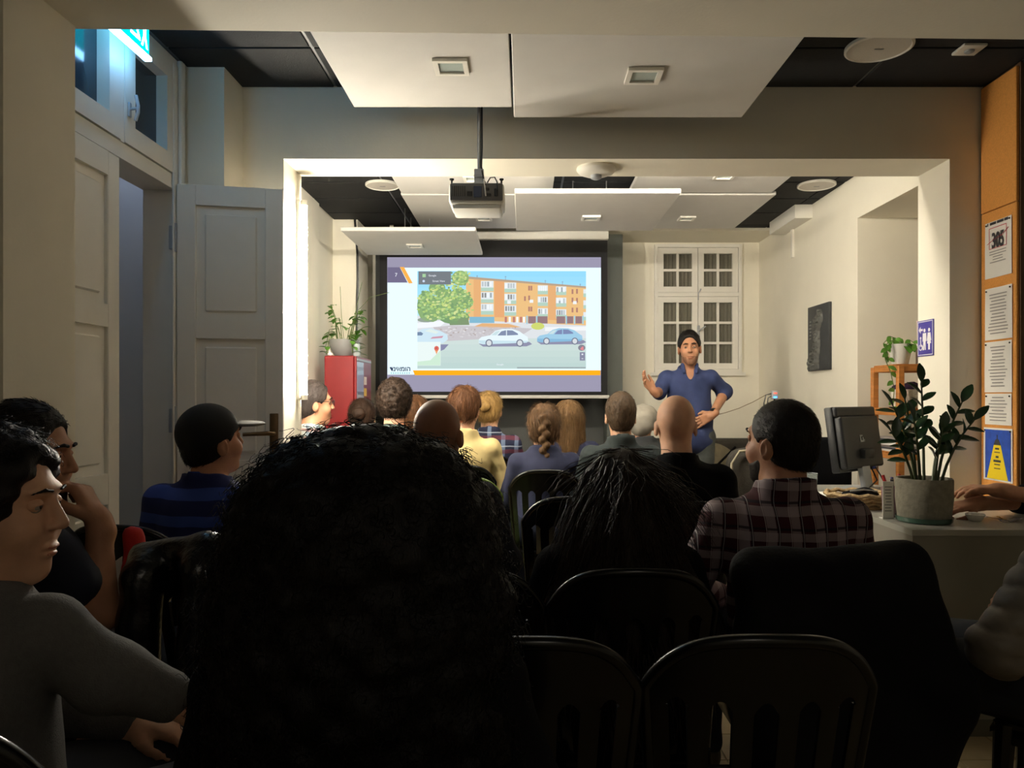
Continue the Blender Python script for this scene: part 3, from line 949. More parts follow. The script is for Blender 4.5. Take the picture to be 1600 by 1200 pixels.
pl = thing('potted_pothos', 'leafy green pothos in a grey bowl pot on the red fridge', 'plant', (-1.325, 5.58, FH))
M_GPOT = mat('grey_pot', (140, 140, 138), 0.5, 0.06, 10)
obj('pot', G().lathe([(0.06, 0), (0.085, 0.03), (0.108, 0.09), (0.112, 0.125), (0.105, 0.125), (0.10, 0.10), (0.001, 0.10)], 28), M_GPOT, pl)
obj('soil', G().lathe([(0.10, 0.10), (0.05, 0.106), (0.001, 0.108)], 20), M_SOIL, pl)
rr = random.Random(11)
for k in range(16):
    a = rr.uniform(0, 6.28); lean = rr.uniform(0.05, 0.20) * (0.45 if math.cos(a) < 0 else 1); h = rr.uniform(0.08, 0.30)
    b0 = Vector((0.05 * math.cos(a), 0.05 * math.sin(a), 0.1)); b1 = b0 + Vector((lean * math.cos(a) * 0.4, lean * math.sin(a) * 0.4, h * 0.7)); b2 = b0 + Vector((lean * math.cos(a), lean * math.sin(a), h))
    if k % 4 == 3:
        b1 = b0 + Vector((0.07 * math.cos(a), 0.07 * math.sin(a), 0.05)); b2 = b0 + Vector((0.10 * math.cos(a), 0.10 * math.sin(a), -0.08))
    st = obj('stem', G().tube([b0, b1, b2], 0.0028, 6), M_STEM, pl)
    for q in range(4):
        p = b1.lerp(b2, q / 3.2)
        gl = G(); aa = a + rr.uniform(-1.6, 1.6)
        leaf_mesh(gl, p, (math.cos(aa), math.sin(aa), rr.uniform(-0.4, 0.5)), (0, 0, 1), rr.uniform(0.05, 0.08), rr.uniform(0.016, 0.024))
        gl.v = [(max(p_[0], -0.195), p_[1], p_[2]) for p_ in gl.v]
        obj('leaf', gl, M_LEAF, st, 60)
for (pa, m) in (([(0, 0, 0.1), (-0.02, 0.0, 0.3), (-0.03, 0, 0.52)], M_STEM), ([(0.04, 0, 0.1), (0.09, 0, 0.33), (0.20, -0.02, 0.44), (0.34, -0.04, 0.47)], M_STEM), ([(0.03, 0, 0.1), (0.09, 0, 0.36), (0.13, 0, 0.55)], M_STEM), ([(0, 0, 0.1), (-0.05, 0, 0.22), (-0.11, 0, 0.20), (-0.14, 0, 0.06)], M_STEM)):
    obj('stem', G().tube(pa, 0.002, 5), m, pl)
t = thing('glass_vase', 'clear vase with a small leafy cutting beside the grey pot', 'vase', (-1.215, 5.50, FH))
obj('vase', G().lathe([(0.022, 0), (0.027, 0.01), (0.024, 0.09), (0.021, 0.09), (0.022, 0.012), (0.001, 0.010)], 20), mat('vase_glass', (176, 186, 186), 0.1), t)
for k in range(9):
    a = k * 0.7; gl = G(); p = (0.006 * math.cos(a), 0.006 * math.sin(a), 0.04 + 0.012 * k)
    leaf_mesh(gl, p, (math.cos(a), math.sin(a), 0.7), (0, 0, 1), 0.065, 0.018)
    obj('leaf', gl, M_LEAF, t, 60)
t = thing('ceramic_bird', 'tiny white ceramic figure on the fridge corner', 'ornament', (-1.40, 5.47, FH))
obj('body', G().ball((0, 0, 0.014), (0.02, 0.014, 0.0138)), M_PAPER, t)
obj('head', G().lathe([(0.009, 0.018), (0.008, 0.034), (0.003, 0.05), (0.001, 0.051)], 12, (-0.004, 0, 0)), M_PAPER, t)
tag(obj('hanging_cable', G().tube([(-1.345, 6.085, 1.30), (-1.345, 6.085, 1.9), (-1.338, 6.09, 2.2), (-1.34, 6.09, 2.40), (-1.36, 6.09, 2.678)], 0.009, 8), M_BLACK, origin=(-1.345, 6.085, 1.3)), 'black cable running up the left corner behind the plant', 'cable')
t = thing('wall_sign', 'small dark red framed plate on the dark back wall left of the screen', 'sign', (-1.26, 6.835, 1.33))
obj('plate', G().rbox((-0.035, -0.012, 0), (0.035, 0.004, 0.24), 0.004), mat('maroon_plate', (84, 30, 34), 0.6), t)
obj('emblem', G().lathe([(0.02, -0.014), (0.02, -0.012)], 16, (0, 0, 0.15), axis=1), mat('dark_emblem', (36, 18, 20), 0.6), t)

# ================================================================== RELIEF PICTURE ON THE RIGHT WALL
t = thing('relief_map', 'black relief map panel on the cream right wall', 'picture', (XR, 5.46, 1.44))
obj('board', G().rbox((-0.022, -0.195, 0), (0.0, 0.195, 0.475), 0.003), mat('charcoal_board', (52, 54, 56), 0.55, 0.1, 20), t)
# ridged strip: a long island of rough relief
gr_ = G(); vs = []; fs = []
NU, NV = 10, 40
rq = random.Random(5)
for j in range(NV + 1):
    v = j / NV
    cy = 0.05 - 0.11 * (1 - v) ** 1.0 * -1 + 0.02 * math.sin(v * 9) - 0.09
    cy = 0.075 * (1 - v) - 0.045 * v + 0.02 * math.sin(v * 11)
    wd = (0.075 + 0.03 * math.sin(v * 7 + 1)) * (1 if v < 0.8 else max(0.05, (1 - v) / 0.2))
    for i in range(NU + 1):
        u = i / NU * 2 - 1
        edge = 1 - abs(u) ** 3
        vs.append((-0.022 - edge * (0.012 + 0.016 * rq.random() + 0.010 * abs(math.sin(v * 30 + u * 3))), cy + u * wd + 0.01 * rq.random(), 0.006 + v * 0.43))
for j in range(NV):
    for i in range(NU):
        a = j * (NU + 1) + i
        fs.append((a, a + 1, a + NU + 2, a + NU + 1))
gr_.add(vs, fs)
obj('relief', gr_, mat('relief_grey', (84, 84, 80), 0.6, 0.2, 60), t, 25)
for k in range(6):
    obj('caption_line', G().box((-0.0235, 0.125, 0.36 - 0.025 * k), (-0.022, 0.155 + 0.006 * (k % 3), 0.368 - 0.025 * k)), mat('pale_print', (140, 140, 138), 0.7), t)

# ================================================================== WC SIGN on the right jamb
t = thing('restroom_sign', 'purple restroom sign with arrow on the right jamb', 'sign', (XJR, 3.705, 1.45))
M_PUR = mat('sign_purple', (72, 62, 150), 0.4)
M_SGW = mat('sign_white', (236, 234, 236), 0.5)
# local: u runs to the viewer's right (towards -y), v up
def sg(u, v, lay=1): return (-0.0045 - 0.0003 * lay, 0.072 - u, v)
obj('plate', G().rbox((-0.0045, -0.074, 0), (0, 0.074, 0.176), 0.002), M_PUR, t)
def sgpoly(pts, name, m=M_SGW, lay=1):
    g = G().prism([(0.072 - u, v) for u, v in pts], -0.0045 - 0.0006, -0.0045, 0)
    return obj(name, g, m, t, None)
bw = 0.004
for (a, b, c, d) in ((0.004, 0.005, 0.14, 0.008), (0.004, 0.168, 0.14, 0.171), (0.004, 0.008, 0.007, 0.168), (0.137, 0.008, 0.14, 0.168)):
    sgpoly([(a, b), (c, b), (c, d), (a, d)], 'border_line')
sgpoly([(0.012, 0.13), (0.03, 0.147), (0.03, 0.135), (0.05, 0.135), (0.05, 0.125), (0.03, 0.125), (0.03, 0.113)], 'arrow')
def circ(cx, cy, r, n=14): return [(cx + r * math.cos(i * 6.2832 / n), cy + r * math.sin(i * 6.2832 / n)) for i in range(n)]
for (cx, kind) in ((0.066, 'man'), (0.108, 'woman')):
    sgpoly(circ(cx, 0.126, 0.009), kind + '_figure_head')
    if kind == 'man':
        sgpoly([(cx - 0.016, 0.113), (cx + 0.016, 0.113), (cx + 0.018, 0.072), (cx + 0.012, 0.072), (cx + 0.010, 0.098), (cx + 0.011, 0.030), (cx + 0.003, 0.030), (cx, 0.068), (cx - 0.004, 0.030), (cx - 0.012, 0.030), (cx - 0.010, 0.098), (cx - 0.013, 0.072), (cx - 0.018, 0.072)], 'man_figure')
    else:
        sgpoly([(cx - 0.012, 0.113), (cx + 0.012, 0.113), (cx + 0.020, 0.075), (cx + 0.014, 0.073), (cx + 0.009, 0.096), (cx + 0.018, 0.060), (cx + 0.008, 0.060), (cx + 0.007, 0.030), (cx - 0.007, 0.030), (cx - 0.008, 0.060), (cx - 0.018, 0.060), (cx - 0.009, 0.096), (cx - 0.014, 0.073), (cx - 0.020, 0.075)], 'woman_figure')
ring = circ(0.03, 0.045, 0.017, 16)
g = G()
for i in range(13):
    a0 = i * 6.2832 / 16 + 2.2; a1 = a0 + 6.2832 / 16
    g.prism([(0.072 - (0.03 + r * math.cos(a)), 0.045 + r * math.sin(a)) for r, a in ((0.017, a0), (0.017, a1), (0.012, a1), (0.012, a0))], -0.0051, -0.0045, 0)
obj('wheelchair_wheel', g, M_SGW, t, None)
sgpoly([(0.026, 0.082), (0.034, 0.082), (0.035, 0.055), (0.05, 0.053), (0.056, 0.030), (0.05, 0.028), (0.045, 0.047), (0.028, 0.048)], 'wheelchair_figure')
sgpoly(circ(0.030, 0.09, 0.007), 'wheelchair_figure_head')

# ================================================================== WOODEN SHELF in the side passage
SX, SY0, SY1 = 2.175, 4.38, 4.70
sh = thing('wooden_shelf', 'open wooden shelf unit in the side passage', 'shelf', (2.40, 4.54, 0))
for x in (SX, 2.62):
    for y in (SY0, SY1):
        wo('post', G().rbox((x, y, 0), (x + 0.036, y + 0.036, 1.432), 0.003, 1), M_WOODSH, sh)
SHZ = (1.40, 1.14, 0.88, 0.50, 0.12)
for z in SHZ:
    wo('rail', G().rbox((SX + 0.036, SY0 + 0.006, z), (2.62, SY0 + 0.03, z + 0.032), 0.002, 1), M_WOODSH, sh)
    wo('rail', G().rbox((SX + 0.036, SY1 + 0.006, z), (2.62, SY1 + 0.03, z + 0.032), 0.002, 1), M_WOODSH, sh)
    wo('rail', G().rbox((SX + 0.006, SY0 + 0.036, z), (SX + 0.03, SY1, z + 0.032), 0.002, 1), M_WOODSH, sh)
    for k in range(7):
        yy = SY0 + 0.036 + k * 0.042
        wo('slat', G().rbox((SX + 0.006, yy, z + 0.032), (2.65, yy + 0.034, z + 0.042), 0.002, 1), M_WOODSH, sh)
TS = [z + 0.042 for z in SHZ]
t = thing('hanging_vine_pot', 'white pot with a trailing vine on top of the wooden shelf', 'plant', (2.225, 4.46, TS[0]))
obj('pot', G().lathe([(0.042, 0), (0.045, 0.004), (0.066, 0.11), (0.069, 0.118), (0.063, 0.118), (0.058, 0.10), (0.001, 0.098)], 28), M_PAPER, t)
vine = [[(0, 0, 0.1), (-0.04, -0.02, 0.145), (-0.085, -0.03, 0.13), (-0.115, -0.03, 0.08), (-0.105, -0.04, 0.02), (-0.08, -0.05, -0.05), (-0.06, -0.05, -0.15), (-0.07, -0.055, -0.25)],
        [(0, 0, 0.1), (-0.05, -0.03, 0.14), (-0.10, -0.04, 0.09), (-0.10, -0.06, 0.03)], [(0, 0, 0.1), (0.03, -0.05, 0.14), (0.045, -0.09, 0.11)], [(0, 0, 0.1), (0.0, 0.02, 0.15), (-0.06, 0.0, 0.165), (-0.11, -0.02, 0.12)]]
for pa in vine:
    st = obj('vine', G().tube(pa, 0.0025, 6), M_STEM, t)
    for q in range(1, len(pa)):
        for e in range(2):
            p = Vector(pa[q - 1]).lerp(Vector(pa[q]), 0.5 + 0.5 * e); gl = G(); aa = rr.uniform(0, 6.28)
            leaf_mesh(gl, p, (math.cos(aa), -0.5 + math.sin(aa) * 0.4, rr.uniform(-0.9, 0.1)), (0, -1, 0.4), rr.uniform(0.03, 0.05), 0.014)
            obj('leaf', gl, M_LEAF, st, 60)
for (d, L) in (((0.3, -1, -0.3), 0.07), ((-0.1, -1, -0.5), 0.065), ((0.7, -0.8, -0.1), 0.06)):
    gl = G(); leaf_mesh(gl, (0.02, -0.04, 0.118), d, (0, 0, 1), L, 0.03, 0.5); obj('leaf', gl, M_LEAF, t, 60)
t = thing('soap_bottle', 'white cylinder bottle with a pale stick beside the vine pot', 'bottle', (2.355, 4.47, TS[0]))
obj('bottle_body', G().lathe([(0.03, 0), (0.031, 0.005), (0.031, 0.115), (0.026, 0.12), (0.001, 0.12)], 24), M_PAPER, t)
obj('stick', G().tube([(-0.012, 0.01, 0.118), (-0.016, 0.012, 0.26)], [0.008, 0.007], 10), mat('pale_pink', (214, 190, 180), 0.6), t)
t = thing('teal_tin', 'small teal tin behind the white pot on the shelf', 'tin', (2.31, 4.62, TS[0]))
obj('tin_body', G().lathe([(0.026, 0), (0.026, 0.10)], 20), mat('teal_tin', (90, 140, 140), 0.4), t)
obj('lid', G().lathe([(0.027, 0.10), (0.027, 0.112), (0.001, 0.114)], 20), M_STEELP, t)
t = thing('fabric_basket', 'white fabric basket holding dark purple cloth on the shelf', 'basket', (2.305, 4.52, TS[1]))
obj('basket_body', G().lathe([(0.085, 0), (0.09, 0.005), (0.098, 0.105), (0.094, 0.112), (0.088, 0.10), (0.08, 0.02), (0.001, 0.02)], 32), mat('white_weave', (214, 206, 192), 0.9, 0.15, 60, 0.8, 90), t, 60)
cg = G().ball((-0.015, 0, 0.115), (0.082, 0.075, 0.04), 16, 10)
cg.v = [(x, y, z + 0.012 * math.sin(40 * x) * math.cos(33 * y)) for x, y, z in cg.v]
obj('cloth_bundle', cg, mat('purple_cloth', (52, 30, 62), 0.9), t, 60)
t = thing('white_pouch', 'crumpled white pouch beside the fabric basket', 'pouch', (2.50, 4.50, TS[1]))
cg = G().ball((0, 0, 0.055), (0.075, 0.07, 0.054), 18, 12)
cg.v = [(x * (1 + 0.08 * math.sin(60 * z)), y, z + 0.004 * math.sin(50 * x)) for x, y, z in cg.v]
obj('pouch_body', cg, mat('white_cloth', (216, 210, 204), 0.9), t, 60)
obj('drawstring', G().tube([(-0.02, -0.03, 0.10), (0, 0, 0.115), (0.03, 0.01, 0.12)], 0.004, 6), M_PAPER, t)
for k in range(7):
    z0 = TS[2] + k * 0.0122
    ox = rr.uniform(-0.012, 0.012)
    t = tag(obj('magazine', G().rbox((2.20 + ox, 4.40, z0), (2.42 + ox, 4.68, z0 + 0.012), 0.001, 1), mat('mag_%d' % (k % 4), [(206, 204, 200), (60, 62, 70), (150, 140, 136), (226, 224, 220)][k % 4], 0.6), origin=(2.31, 4.54, z0)),
            ['lowest', 'second lowest', 'third lowest', 'middle', 'third highest', 'second highest', 'topmost'][k] + ' magazine in the flat pile on the wooden shelf', 'magazine', 'magazines in the flat pile')
for k in range(5):
    z0 = TS[3] + k * 0.03
    tag(obj('book', G().rbox((2.21, 4.41, z0), (2.45, 4.66, z0 + 0.0295), 0.002, 1), mat('book_%d' % (k % 3), [(90, 84, 80), (140, 60, 50), (60, 80, 100)][k % 3], 0.6), origin=(2.33, 4.53, z0)),
        ['lowest', 'second lowest', 'middle', 'second highest', 'topmost'][k] + ' thick book in the low pile on the wooden shelf', 'book', 'books piled low on the shelf')

# ================================================================== CORK BOARD WITH NOTICES on the wall stub
XB = 2.13
cb = thing('cork_board', 'tall narrow cork board on the right wall', 'board', (XB, 3.37, 0.6))
wo('lower_sheet', G().rbox((XB - 0.014, 3.242, 0.55), (XB, 3.492, 2.09), 0.003, 1), M_CORK, cb)
wo('upper_sheet', G().rbox((XB - 0.016, 3.242, 2.093), (XB, 3.492, 2.672), 0.003, 1), M_CORK, cb)


def notice(name, label, cat, y0, y1, z0, z1, m=M_PAPER):
    """y0 near edge, y1 far edge: viewer's right is y0"""
    xb = XB - 0.0145
    t = thing(name, label, cat, (xb, (y0 + y1) / 2, z0))
    vs = []; fs = []; n = 8
    for i in range(n + 1):
        y = (y0 - y1) / 2 + (y1 - y0) * i / n
        for j in range(3):
            vs.append((-0.001 - 0.0015 * (1 + math.sin(i * 0.9 + j)), y, (z1 - z0) * j / 2))
    for i in range(n):
        for j in range(2):
            a = i * 3 + j
            fs.append((a, a + 1, a + 4, a + 3))
    g = G().add(vs, fs)
    o = obj('sheet', g, m, t, 60)
    for yy in ((y1 - y0) / 2 - 0.012, -(y1 - y0) / 2 + 0.012):
        obj('pin', G().ball((-0.006, yy, z1 - z0 - 0.012), 0.004, 8, 6), M_BLACK, t)
    return t


def lines(t, rows, z_hi, step, half, col='ink', rnd=None):
    g = G()
    for k in range(rows):
        wdt = half * rnd.uniform(0.55, 1.0)
        z = z_hi - step * k
        g.box((-0.0052, -wdt, z), (-0.0048, wdt, z + step * 0.32))
    o = obj('printed_line', g, mat('faint_ink', (150, 146, 142), 0.8), t, None)
    o['kind'] = 'stuff'
    return o


rnt = random.Random(2)
NY0, NY1 = 3.268, 3.456
def zz(py): return EYE + (620 - py) / 1180 * 3.36
t = notice('poster', 'white notice with the large number 305 on the cork board', 'poster', NY0, NY1, zz(432), zz(343))
h = zz(343) - zz(432)
text('number', '305', 0.095, frame_M((XB - 0.0195, 3.362, zz(375)), (0, -1, 0), (0, 0, 1)) @ Matrix.Diagonal((0.62, 1, 1, 1)), M_INK, t, bold=0.0025)
for (a_, b_) in ((0.075, 0.068), (0.055, 0.012), (0.004, -0.04), (-0.048, -0.072)):
    obj('heading_word', G().box((-0.0052, b_, 0.238), (-0.0048, a_, 0.250)), M_INK, t)
M_RDI = mat('red_ink', (190, 60, 80), 0.8)
for (a, b, c, d) in ((-0.062, 0.13, 0.062, 0.133), (-0.062, 0.222, 0.062, 0.225), (-0.062, 0.133, -0.059, 0.222), (0.059, 0.133, 0.062, 0.222)):
    obj('red_frame_line', G().box((-0.0052, a, b), (-0.0048, c, d)), M_RDI, t)
obj('red_pen_stroke', G().tube([(-0.0055, 0.075, 0.155), (-0.0055, 0.03, 0.17), (-0.0055, -0.03, 0.18), (-0.0055, -0.075, 0.205)], 0.0012, 5), M_RDI, t)
lines(t, 5, 0.115, 0.012, 0.06, rnd=rnt)
t = notice('notice_sheet', 'long printed sheet just below the 305 notice', 'notice', NY0 - 0.004, NY1, zz(530), zz(448))
lines(t, 13, 0.20, 0.0145, 0.07, rnd=rnt)
t = notice('notice_sheet', 'long printed sheet in the middle of the cork board', 'notice', NY0 - 0.002, NY1 + 0.003, zz(613), zz(533))
lines(t, 13, 0.20, 0.0145, 0.07, rnd=rnt)
t = notice('notice_sheet', 'short printed sheet above the blue and yellow poster', 'notice', NY0, NY1, zz(664), zz(615))
lines(t, 8, 0.12, 0.0145, 0.065, rnd=rnt)
t = notice('poster', 'blue poster with a yellow lamp beam on the cork board', 'poster', NY0 - 0.006, NY1 + 0.01, zz(752), zz(669), M_PAPER)
h = zz(669) - zz(752)
obj('blue_field', G().box((-0.0052, -0.092, 0.008), (-0.0048, 0.088, h - 0.008)), mat('poster_blue', (36, 78, 178), 0.6, 0.2, 30), t)
obj('yellow_beam', G().prism([(0.075, 0.008), (-0.075, 0.008), (-0.024, h - 0.075), (0.024, h - 0.075)], -0.0058, -0.0053, 0), mat('poster_yellow', (238, 208, 20), 0.6), t)
obj('lamp_top', G().prism([(0.026, h - 0.076), (-0.026, h - 0.076), (-0.012, h - 0.052), (-0.003, h - 0.048), (-0.003, h - 0.03), (0.003, h - 0.03), (0.003, h - 0.048), (0.012, h - 0.052)], -0.006, -0.0054, 0), M_INK, t)
for k, (hw, ht) in enumerate(((0.014, 0.008), (0.02, 0.004), (0.010, 0.009), (0.026, 0.010), (0.02, 0.005), (0.022, 0.004))):
    obj('printed_word', G().box((-0.0064, -hw, h - 0.088 - 0.018 * k - ht), (-0.0059, hw, h - 0.088 - 0.018 * k)), M_INK, t)

# ================================================================== COUNTER AND WHAT STANDS ON IT
CX0, CY0, CH = 1.43, 2.78, 0.76
M_CTR = mat('counter_grey', (138, 134, 122), 0.55, 0.05, 5)
M_CTOP = mat('counter_top_grey', (168, 166, 156), 0.35, 0.04, 6)
ct = thing('reception_counter', 'grey reception counter at the right', 'counter', (1.8, 3.1, 0))
wo('body', G().prism([(CX0 + 0.004, CY0 + 0.004), (2.16, CY0 + 0.004), (2.16, 3.225), (2.12, 3.225), (2.12, 3.49), (1.965, 3.49), (1.965, 4.2), (CX0 + 0.004, 4.2)], 0.0, CH - 0.022, 2), M_CTR, ct)
wo('top', G().prism([(CX0, CY0), (2.17, CY0), (2.17, 3.228), (2.124, 3.228), (2.124, 3.495), (1.97, 3.495), (1.97, 4.21), (CX0, 4.21)], CH - 0.022, CH, 2), M_CTOP, ct)
wo('orange_stripe', G().box((CX0 - 0.001, CY0 + 0.06, 0.60), (CX0 + 0.004, 4.1, 0.66)), mat('orange_vinyl', (226, 110, 30), 0.5), ct)
wo('plinth', G().box((CX0 - 0.002, CY0 - 0.002, 0), (2.16, CY0 + 0.004, 0.06)), mat('counter_plinth', (96, 92, 82), 0.6), ct)

# zz plant in a concrete pot
pt = thing('potted_zz_plant', 'dark green leafy plant in a round concrete pot on the counter', 'plant', (1.575, 2.97, CH))
obj('saucer', G().lathe([(0.085, 0), (0.10, 0.004), (0.104, 0.022), (0.098, 0.022), (0.094, 0.008), (0.001, 0.008)], 32), mat('green_glass_dish', (64, 92, 78), 0.15), pt)
obj('pot', G().lathe([(0.088, 0.010), (0.096, 0.02), (0.103, 0.09), (0.103, 0.165), (0.100, 0.172), (0.093, 0.170), (0.092, 0.150), (0.001, 0.150)], 36), mat('concrete_pot', (140, 134, 118), 0.9, 0.18, 40, 0.4, 60), pt)
obj('soil', G().lathe([(0.092, 0.150), (0.05, 0.156), (0.001, 0.157)], 20), M_SOIL, pt)
stems = [((-0.03, 0), (-0.13, -0.02), 0.30), ((-0.02, 0.02), (-0.06, 0.03), 0.33), ((0.0, 0.0), (0.0, 0.02), 0.40), ((0.05, 0.0), (0.15, 0.0), 0.32), ((0.05, 0.03), (0.10, 0.06), 0.20), ((-0.05, -0.02), (-0.15, -0.05), 0.20), ((0.02, -0.04), (0.04, -0.06), 0.22), ((-0.03, -0.03), (-0.07, -0.06), 0.25), ((0.06, -0.01), (0.18, -0.03), 0.25)]
rz_ = random.Random(21)
for (b, e, h) in stems:
    b0 = Vector((b[0], b[1], 0.15)); b2 = Vector((e[0], e[1], 0.15 + h)); b1 = Vector((b[0] + (e[0] - b[0]) * 0.3, b[1] + (e[1] - b[1]) * 0.3, 0.15 + h * 0.6))
    path = [b0.lerp(b1, k / 4).lerp(b1.lerp(b2, k / 4), k / 4) for k in range(5)]
    st = obj('stem', G().tube(path, [0.006, 0.0055, 0.005, 0.004, 0.003], 8), mat('zz_stem', (62, 74, 38), 0.5), pt)
    d = (b2 - b1).normalized()
    nl = int(5 + h * 12)
    for q in range(nl):
        tt = 0.40 + 0.60 * q / (nl - 1)
        p = b0.lerp(b1, tt).lerp(b1.lerp(b2, tt), tt)
        sd = d.cross(Vector((rz_.uniform(-0.5, 0.5), -1, 0.2))).normalized() * (1 if q % 2 else -1)
        dr_ = (sd * 0.9 + d * 0.75 + Vector((0, rz_.uniform(-0.4, 0.4), rz_.uniform(-0.1, 0.2)))).normalized()
        if q == nl - 1: dr_ = d
        gl = G(); leaf_mesh(gl, p, dr_, (0, -0.6, 1), rz_.uniform(0.06, 0.085), rz_.uniform(0.015, 0.021), 0.12)
        obj('leaf', gl, M_LEAFD, st, 60)

t = thing('pen_cup', 'dusty pink pen cup beside the concrete pot', 'cup', (1.515, 3.10, CH))
obj('cup_body', G().lathe([(0.036, 0), (0.037, 0.003), (0.044, 0.118), (0.042, 0.12), (0.035, 0.01), (0.001, 0.01)], 28), mat('dusty_pink', (128, 98, 104), 0.5), t)
for k, (m, a, ln) in enumerate(((('pen_red'), 0.4, 0.165), ('pen_red', 2.4, 0.16), ('pen_blue', 1.2, 0.15), ('pen_dark', 4.2, 0.15), ('pen_blue', 5.4, 0.14))):
    c = {'pen_red': (176, 30, 30), 'pen_blue': (40, 50, 130), 'pen_dark': (30, 28, 34)}[m]
    p0 = Vector((0.015 * math.cos(a + 3), 0.015 * math.sin(a + 3), 0.012)); p1 = Vector((0.036 * math.cos(a), 0.036 * math.sin(a), ln))
    pe = tag(obj('pen', G().tube([p0, p1], 0.0055, 8), mat(m, c, 0.4), origin=(0, 0, 0)), ['red capped pen leaning left in the pink cup', 'red pen leaning right in the pink cup', 'blue pen at the back of the pink cup', 'dark pen in the pink cup', 'short blue pen in the pink cup'][k], 'pen')
    pe.location = t.location
    obj('pen_cap', G().tube([p0.lerp(p1, 0.72), p1 + (p1 - p0) * 0.04], 0.0068, 8), mat(m, c, 0.4), pe)
t = thing('price_card', 'upright white printed card in front of the pen cup', 'card', (1.465, 3.035, CH))
obj('card', G().rbox((-0.022, -0.002, 0), (0.022, 0.002, 0.15), 0.001, 1), M_PAPER, t)
g = G()
for k in range(9): g.box((-0.015 * rnt.uniform(0.5, 1), -0.0028, 0.03 + 0.012 * k), (0.015 * rnt.uniform(0.5, 1), -0.0021, 0.034 + 0.012 * k))
o = obj('printed_line', g, mat('faint_ink', (150, 146, 142), 0.8), t, None); o['kind'] = 'stuff'
obj('card_foot', G().box((-0.022, -0.002, 0), (0.022, 0.03, 0.003)), M_PAPER, t)

t = thing('woven_basket', 'woven oval basket of odds and ends on the counter', 'basket', (1.50, 3.36, CH))
bk = G(); n = 48
for lv in range(4):
    r = 0.115 + 0.012 * lv
    bk.tube([(r * math.cos(i * 2 * math.pi / n), 0.8 * r * math.sin(i * 2 * math.pi / n), 0.010 + 0.017 * lv + 0.004 * math.sin(i * math.pi / 2 + lv)) for i in range(n + 1)], 0.0095, 6, False)
obj('rope_coil', bk, mat('rope', (186, 158, 116), 0.9, 0.2, 90, 0.6, 120), t, 60)
obj('basket_bottom', G().lathe([(0.10, 0.001), (0.10, 0.012), (0.001, 0.012)], 28), mat('rope', (186, 158, 116)), t)
t2 = thing('black_pouch', 'black zipped pouch lying in the woven basket', 'pouch', (1.50, 3.36, CH + 0.013))
pg = G().ball((0, 0, 0.036), (0.085, 0.05, 0.035), 18, 10); pg.v = [(x, y, z + 0.006 * math.sin(45 * x)) for x, y, z in pg.v]
obj('pouch_body', pg, M_BLACKFAB, t2, 60)
obj('zip', G().tube([(-0.06, -0.03, 0.062), (0, -0.034, 0.068), (0.06, -0.03, 0.06)], 0.004, 6), M_STEELP, t2)

t = thing('sugar_dish', 'small white dish on the counter', 'dish', (1.785, 2.985, CH))
obj('dish_body', G().lathe([(0.02, 0), (0.024, 0.003), (0.036, 0.026), (0.034, 0.028), (0.022, 0.008), (0.001, 0.007)], 24), M_PAPER, t)
obj('folded_napkin', G().rbox((-0.022, -0.012, 0.012), (0.008, 0.012, 0.034), 0.004), M_PAPER, t)
t = thing('key_bunch', 'bunch of metal keys on the counter edge', 'keys', (1.885, 2.955, CH))
obj('key_ring', G().tube([(0.018 * math.cos(a), 0.018 * math.sin(a), 0.004 + 0.003 * math.sin(a)) for a in [i * 2 * math.pi / 20 for i in range(21)]], 0.0016, 6, False), M_METAL, t)
M_BRASS = mat('brass', (190, 160, 60), 0.3, metal=0.9)
for k in range(5):
    a = k * 1.25 + 0.2; c, s = math.cos(a), math.sin(a)
    Mk = Matrix.Translation((0.018 * c, 0.018 * s, 0.003 + 0.0035 * k)) @ Matrix.Rotation(a, 4, 'Z') @ Matrix.Rotation(-0.15, 4, 'Y')
    gk = G().lathe([(0.004, -0.001), (0.010, -0.001), (0.010, 0.001), (0.004, 0.001)], 14, (0.008, 0, 0)).box((0.016, -0.003, -0.001), (0.045, 0.003, 0.001)).box((0.03, -0.006, -0.001), (0.034, 0.0, 0.001)).box((0.038, -0.005, -0.001), (0.041, 0.0, 0.001))
    gk.v = [tuple(Mk @ Vector(p)) for p in gk.v]
    obj('key', gk, [M_METAL, M_BRASS][k % 2], t)

# monitor, seen from behind
mo = thing('monitor', 'black computer monitor seen from behind on the counter', 'monitor', (1.755, 3.98, CH), math.radians(38))
M_MON = mat('monitor_black', (26, 27, 30), 0.45, 0.05, 30)
tl = Matrix.Translation((0, 0, 0.27)) @ Matrix.Rotation(math.radians(-8), 4, 'X')
def mg(g):
    g.v = [tuple(tl @ Vector(p)) for p in g.v]; return g
obj('bezel', mg(G().rbox((-0.20, 0.005, -0.17), (0.20, 0.05, 0.17), 0.008)), M_MON, mo)
obj('rear_shell', mg(G().rbox((-0.19, -0.035, -0.155), (0.19, 0.012, 0.118), 0.014, 3).rbox((-0.198, -0.02, 0.112), (0.198, 0.01, 0.168), 0.012, 3)), M_MON, mo)
obj('display', mg(G().box((-0.185, 0.050, -0.15), (0.185, 0.0515, 0.15))), mat('display_glass', (16, 18, 22), 0.1), mo)
lg = G()
for (a, b, c, d) in ((-0.03, -0.02, -0.022, 0.016), (-0.03, 0.009, -0.004, 0.016), (-0.03, -0.02, 0.004, -0.013), (-0.006, -0.013, 0.002, 0.004), (0.008, -0.02, 0.014, -0.006)):
    lg.box((a, -0.037, b), (c, -0.0345, d))
obj('maker_mark', mg(lg), M_STEELP, mo)
obj('stand_neck', G().rbox((-0.04, -0.075, 0.0), (0.04, -0.045, 0.21), 0.006, 2, Matrix.Rotation(math.radians(-10), 4, 'X')), M_STEELP, mo)
